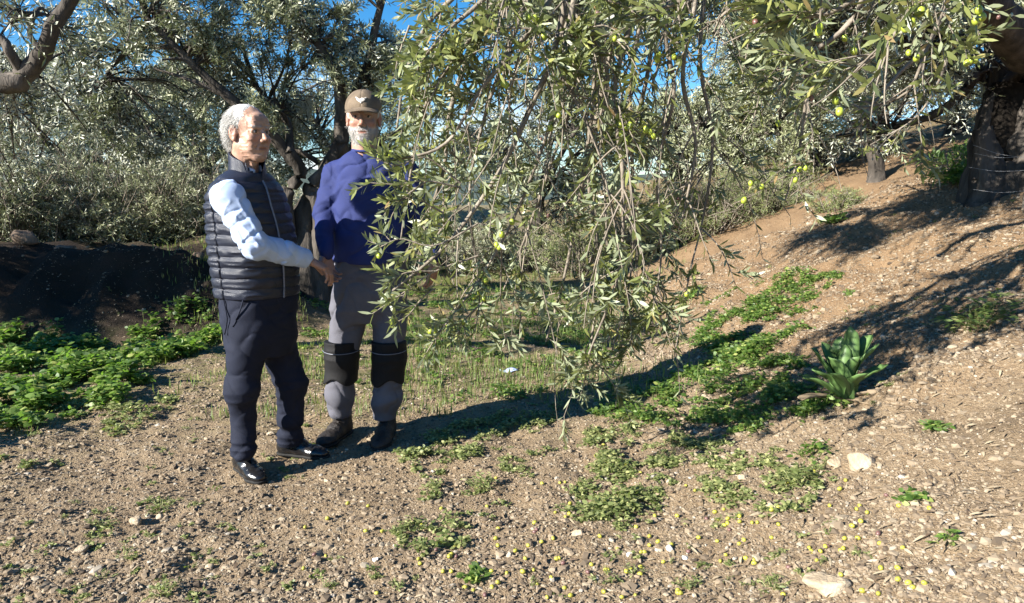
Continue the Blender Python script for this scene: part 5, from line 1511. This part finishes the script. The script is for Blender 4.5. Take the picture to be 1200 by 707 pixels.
def berm_rock(px, py, Y, size, label, i):
    x = (px - 600) / FPX * Y
    p = V3(x, Y, hz(x, Y))
    v = Vol(p - size, p + size, size / 18); r_ = np.random.default_rng(i)
    v.ell(p + (0, 0, size * .1), np.eye(3), np.array([.5, .4, .3]) * size)
    for k in range(9):
        n = nrm(r_.normal(size=3) + V3(0, 0, .35)); d = size * r_.uniform(.18, .32)
        v.op(p - size, p + size, lambda P: (P - p) @ n - d, size * .05, 'isect')
    v.disp(lambda P: size * .07 * (fbm(P / size * 5, 3) - .5), size)
    V, F = v.mesh(); o = mesh_obj('rock', V - p, [F], M['berm_rock'], None, True); o.location = tuple(p); tag(o, label, 'rock', 'rocks along the top of the dark berm')
for i, (px, Y, s, lb) in enumerate([(72, 8.3, .32, 'flat pale rock on the berm below the second shrub'), (105, 8.35, .5, 'broad brown rock on the berm right of the flat pale rock'), (136, 8.4, .3, 'sunlit pinkish rock on the berm crest'), (35, 8.3, .35, 'dark rock at the left of the berm crest'),
                                    (160, 8.5, .25, 'small sunlit rock right of the pinkish rock'), (232, 8.6, .3, 'reddish rock on the berm beside the vest'), (200, 8.5, .22, 'small dark rock near the right end of the berm')]):
    berm_rock(px, 0, Y, s, lb, i)

# fallen olives
def fallen():
    spots = []
    cl = [(535, 665, 34, 22, 14), (600, 690, 60, 14, 10), (840, 612, 40, 16, 12), (845, 600, 90, 50, 14), (860, 650, 60, 30, 12), (760, 650, 45, 25, 12), (700, 672, 60, 25, 14), (655, 600, 55, 40, 12), (985, 610, 30, 40, 10),
          (1010, 660, 70, 30, 10), (940, 645, 60, 40, 5), (1075, 605, 60, 40, 7), (740, 600, 70, 40, 12), (430, 650, 60, 45, 10), (565, 600, 60, 50, 8), (620, 650, 60, 40, 12), (850, 505, 40, 12, 6), (370, 655, 20, 20, 3), (780, 700, 60, 8, 8), (1060, 695, 60, 10, 5), (950, 555, 60, 25, 6), (700, 545, 60, 25, 5)]
    for cx, cy, sx_, sy_, n in cl:
        for k in range(max(3, int(n * .9))):
            spots.append((cx + rng.normal() * sx_ * .6, cy + rng.normal() * sy_ * .6))
    for px, py in spots:
        if not (20 < px < 1190 and 470 < py < 706): continue
        p = ground_px(px, py)
        s = rng.uniform(.013, .0175)
        dk = rng.random() < .14
        o = fruit('olive_dark' if dk else 'olive_yellow', p + V3(0, 0, s * .42), s, None, (rng.uniform(1.2, 1.9), 0, rng.uniform(0, 6.28)))
        o.name = 'fallen_olive'
        tag(o, 'dark purplish fallen olive lying on the soil' if dk else 'yellow green fallen olive lying on the soil', 'olive', 'dark fallen olives on the ground' if dk else 'yellow fallen olives on the ground')
fallen()

# scrap of plastic on the shaded path
def scrap():
    p = ground_px(596, 436)
    g = Geo(); u = np.linspace(-1, 1, 9); w_ = np.linspace(-1, 1, 5)
    X = np.array([[p + V3(.075 * a, .035 * b + .02 * a * a, .012 + .012 * math.sin(3 * a + b) + .008 * b * a) for b in w_] for a in u])
    i = np.arange(45).reshape(9, 5); g.add(X, np.stack([i[:-1, :-1], i[1:, :-1], i[1:, 1:], i[:-1, 1:]], -1).reshape(-1, 4))
    o = g.build('plastic_scrap', simple('pale_blue_plastic', [(.3, (.35, .45, .70)), (.7, (.55, .62, .8))], 20, .35, .2, 60, .5), None, True)
    m_ = o.modifiers.new('t', 'SOLIDIFY'); m_.thickness = .002
    tag(o, 'crumpled pale blue plastic scrap on the shaded path', 'litter')
scrap()

# wire fence by the hollow trunk
def fence():
    b = at(1197, 275, 6.3); b[2] = hz(b[0], b[1]) - .05
    e = empty('wire_fence', b); tag(e, 'thin fence post with slack wires running past the hollow trunk', 'fence')
    g = Geo(); g.tubes(spline([b, b + (0.01, 0, .6), b + (-.01, 0, 1.25)], 10), [.018] * 10, 8, .1); g.build('post', M['bark_pale'], e, True)
    for (x0, y0, x1, y1) in ((1140, 170, 1200, 185), (1142, 180, 1200, 184), (1135, 196, 1200, 200), (1140, 222, 1200, 224)):
        p0, p1 = at(x0, y0, 6.55), at(x1, y1, 6.28)
        g = Geo(); C = spline([p0, (p0 + p1) / 2 - V3(0, 0, .02), p1], 10); g.tubes(C, [.0014] * 10, 5); g.build('wire', M['wire'], e, True)
    return
    g = Geo(); q = at(1095, 165, 6.55); r0 = V3(q[0], q[1], hz(q[0], q[1]) - .05); g.tubes(spline([r0, q + (0, 0, .05)], 8), [.012] * 8, 6); g.build('post', M['bark_pale'], e, True)
fence()
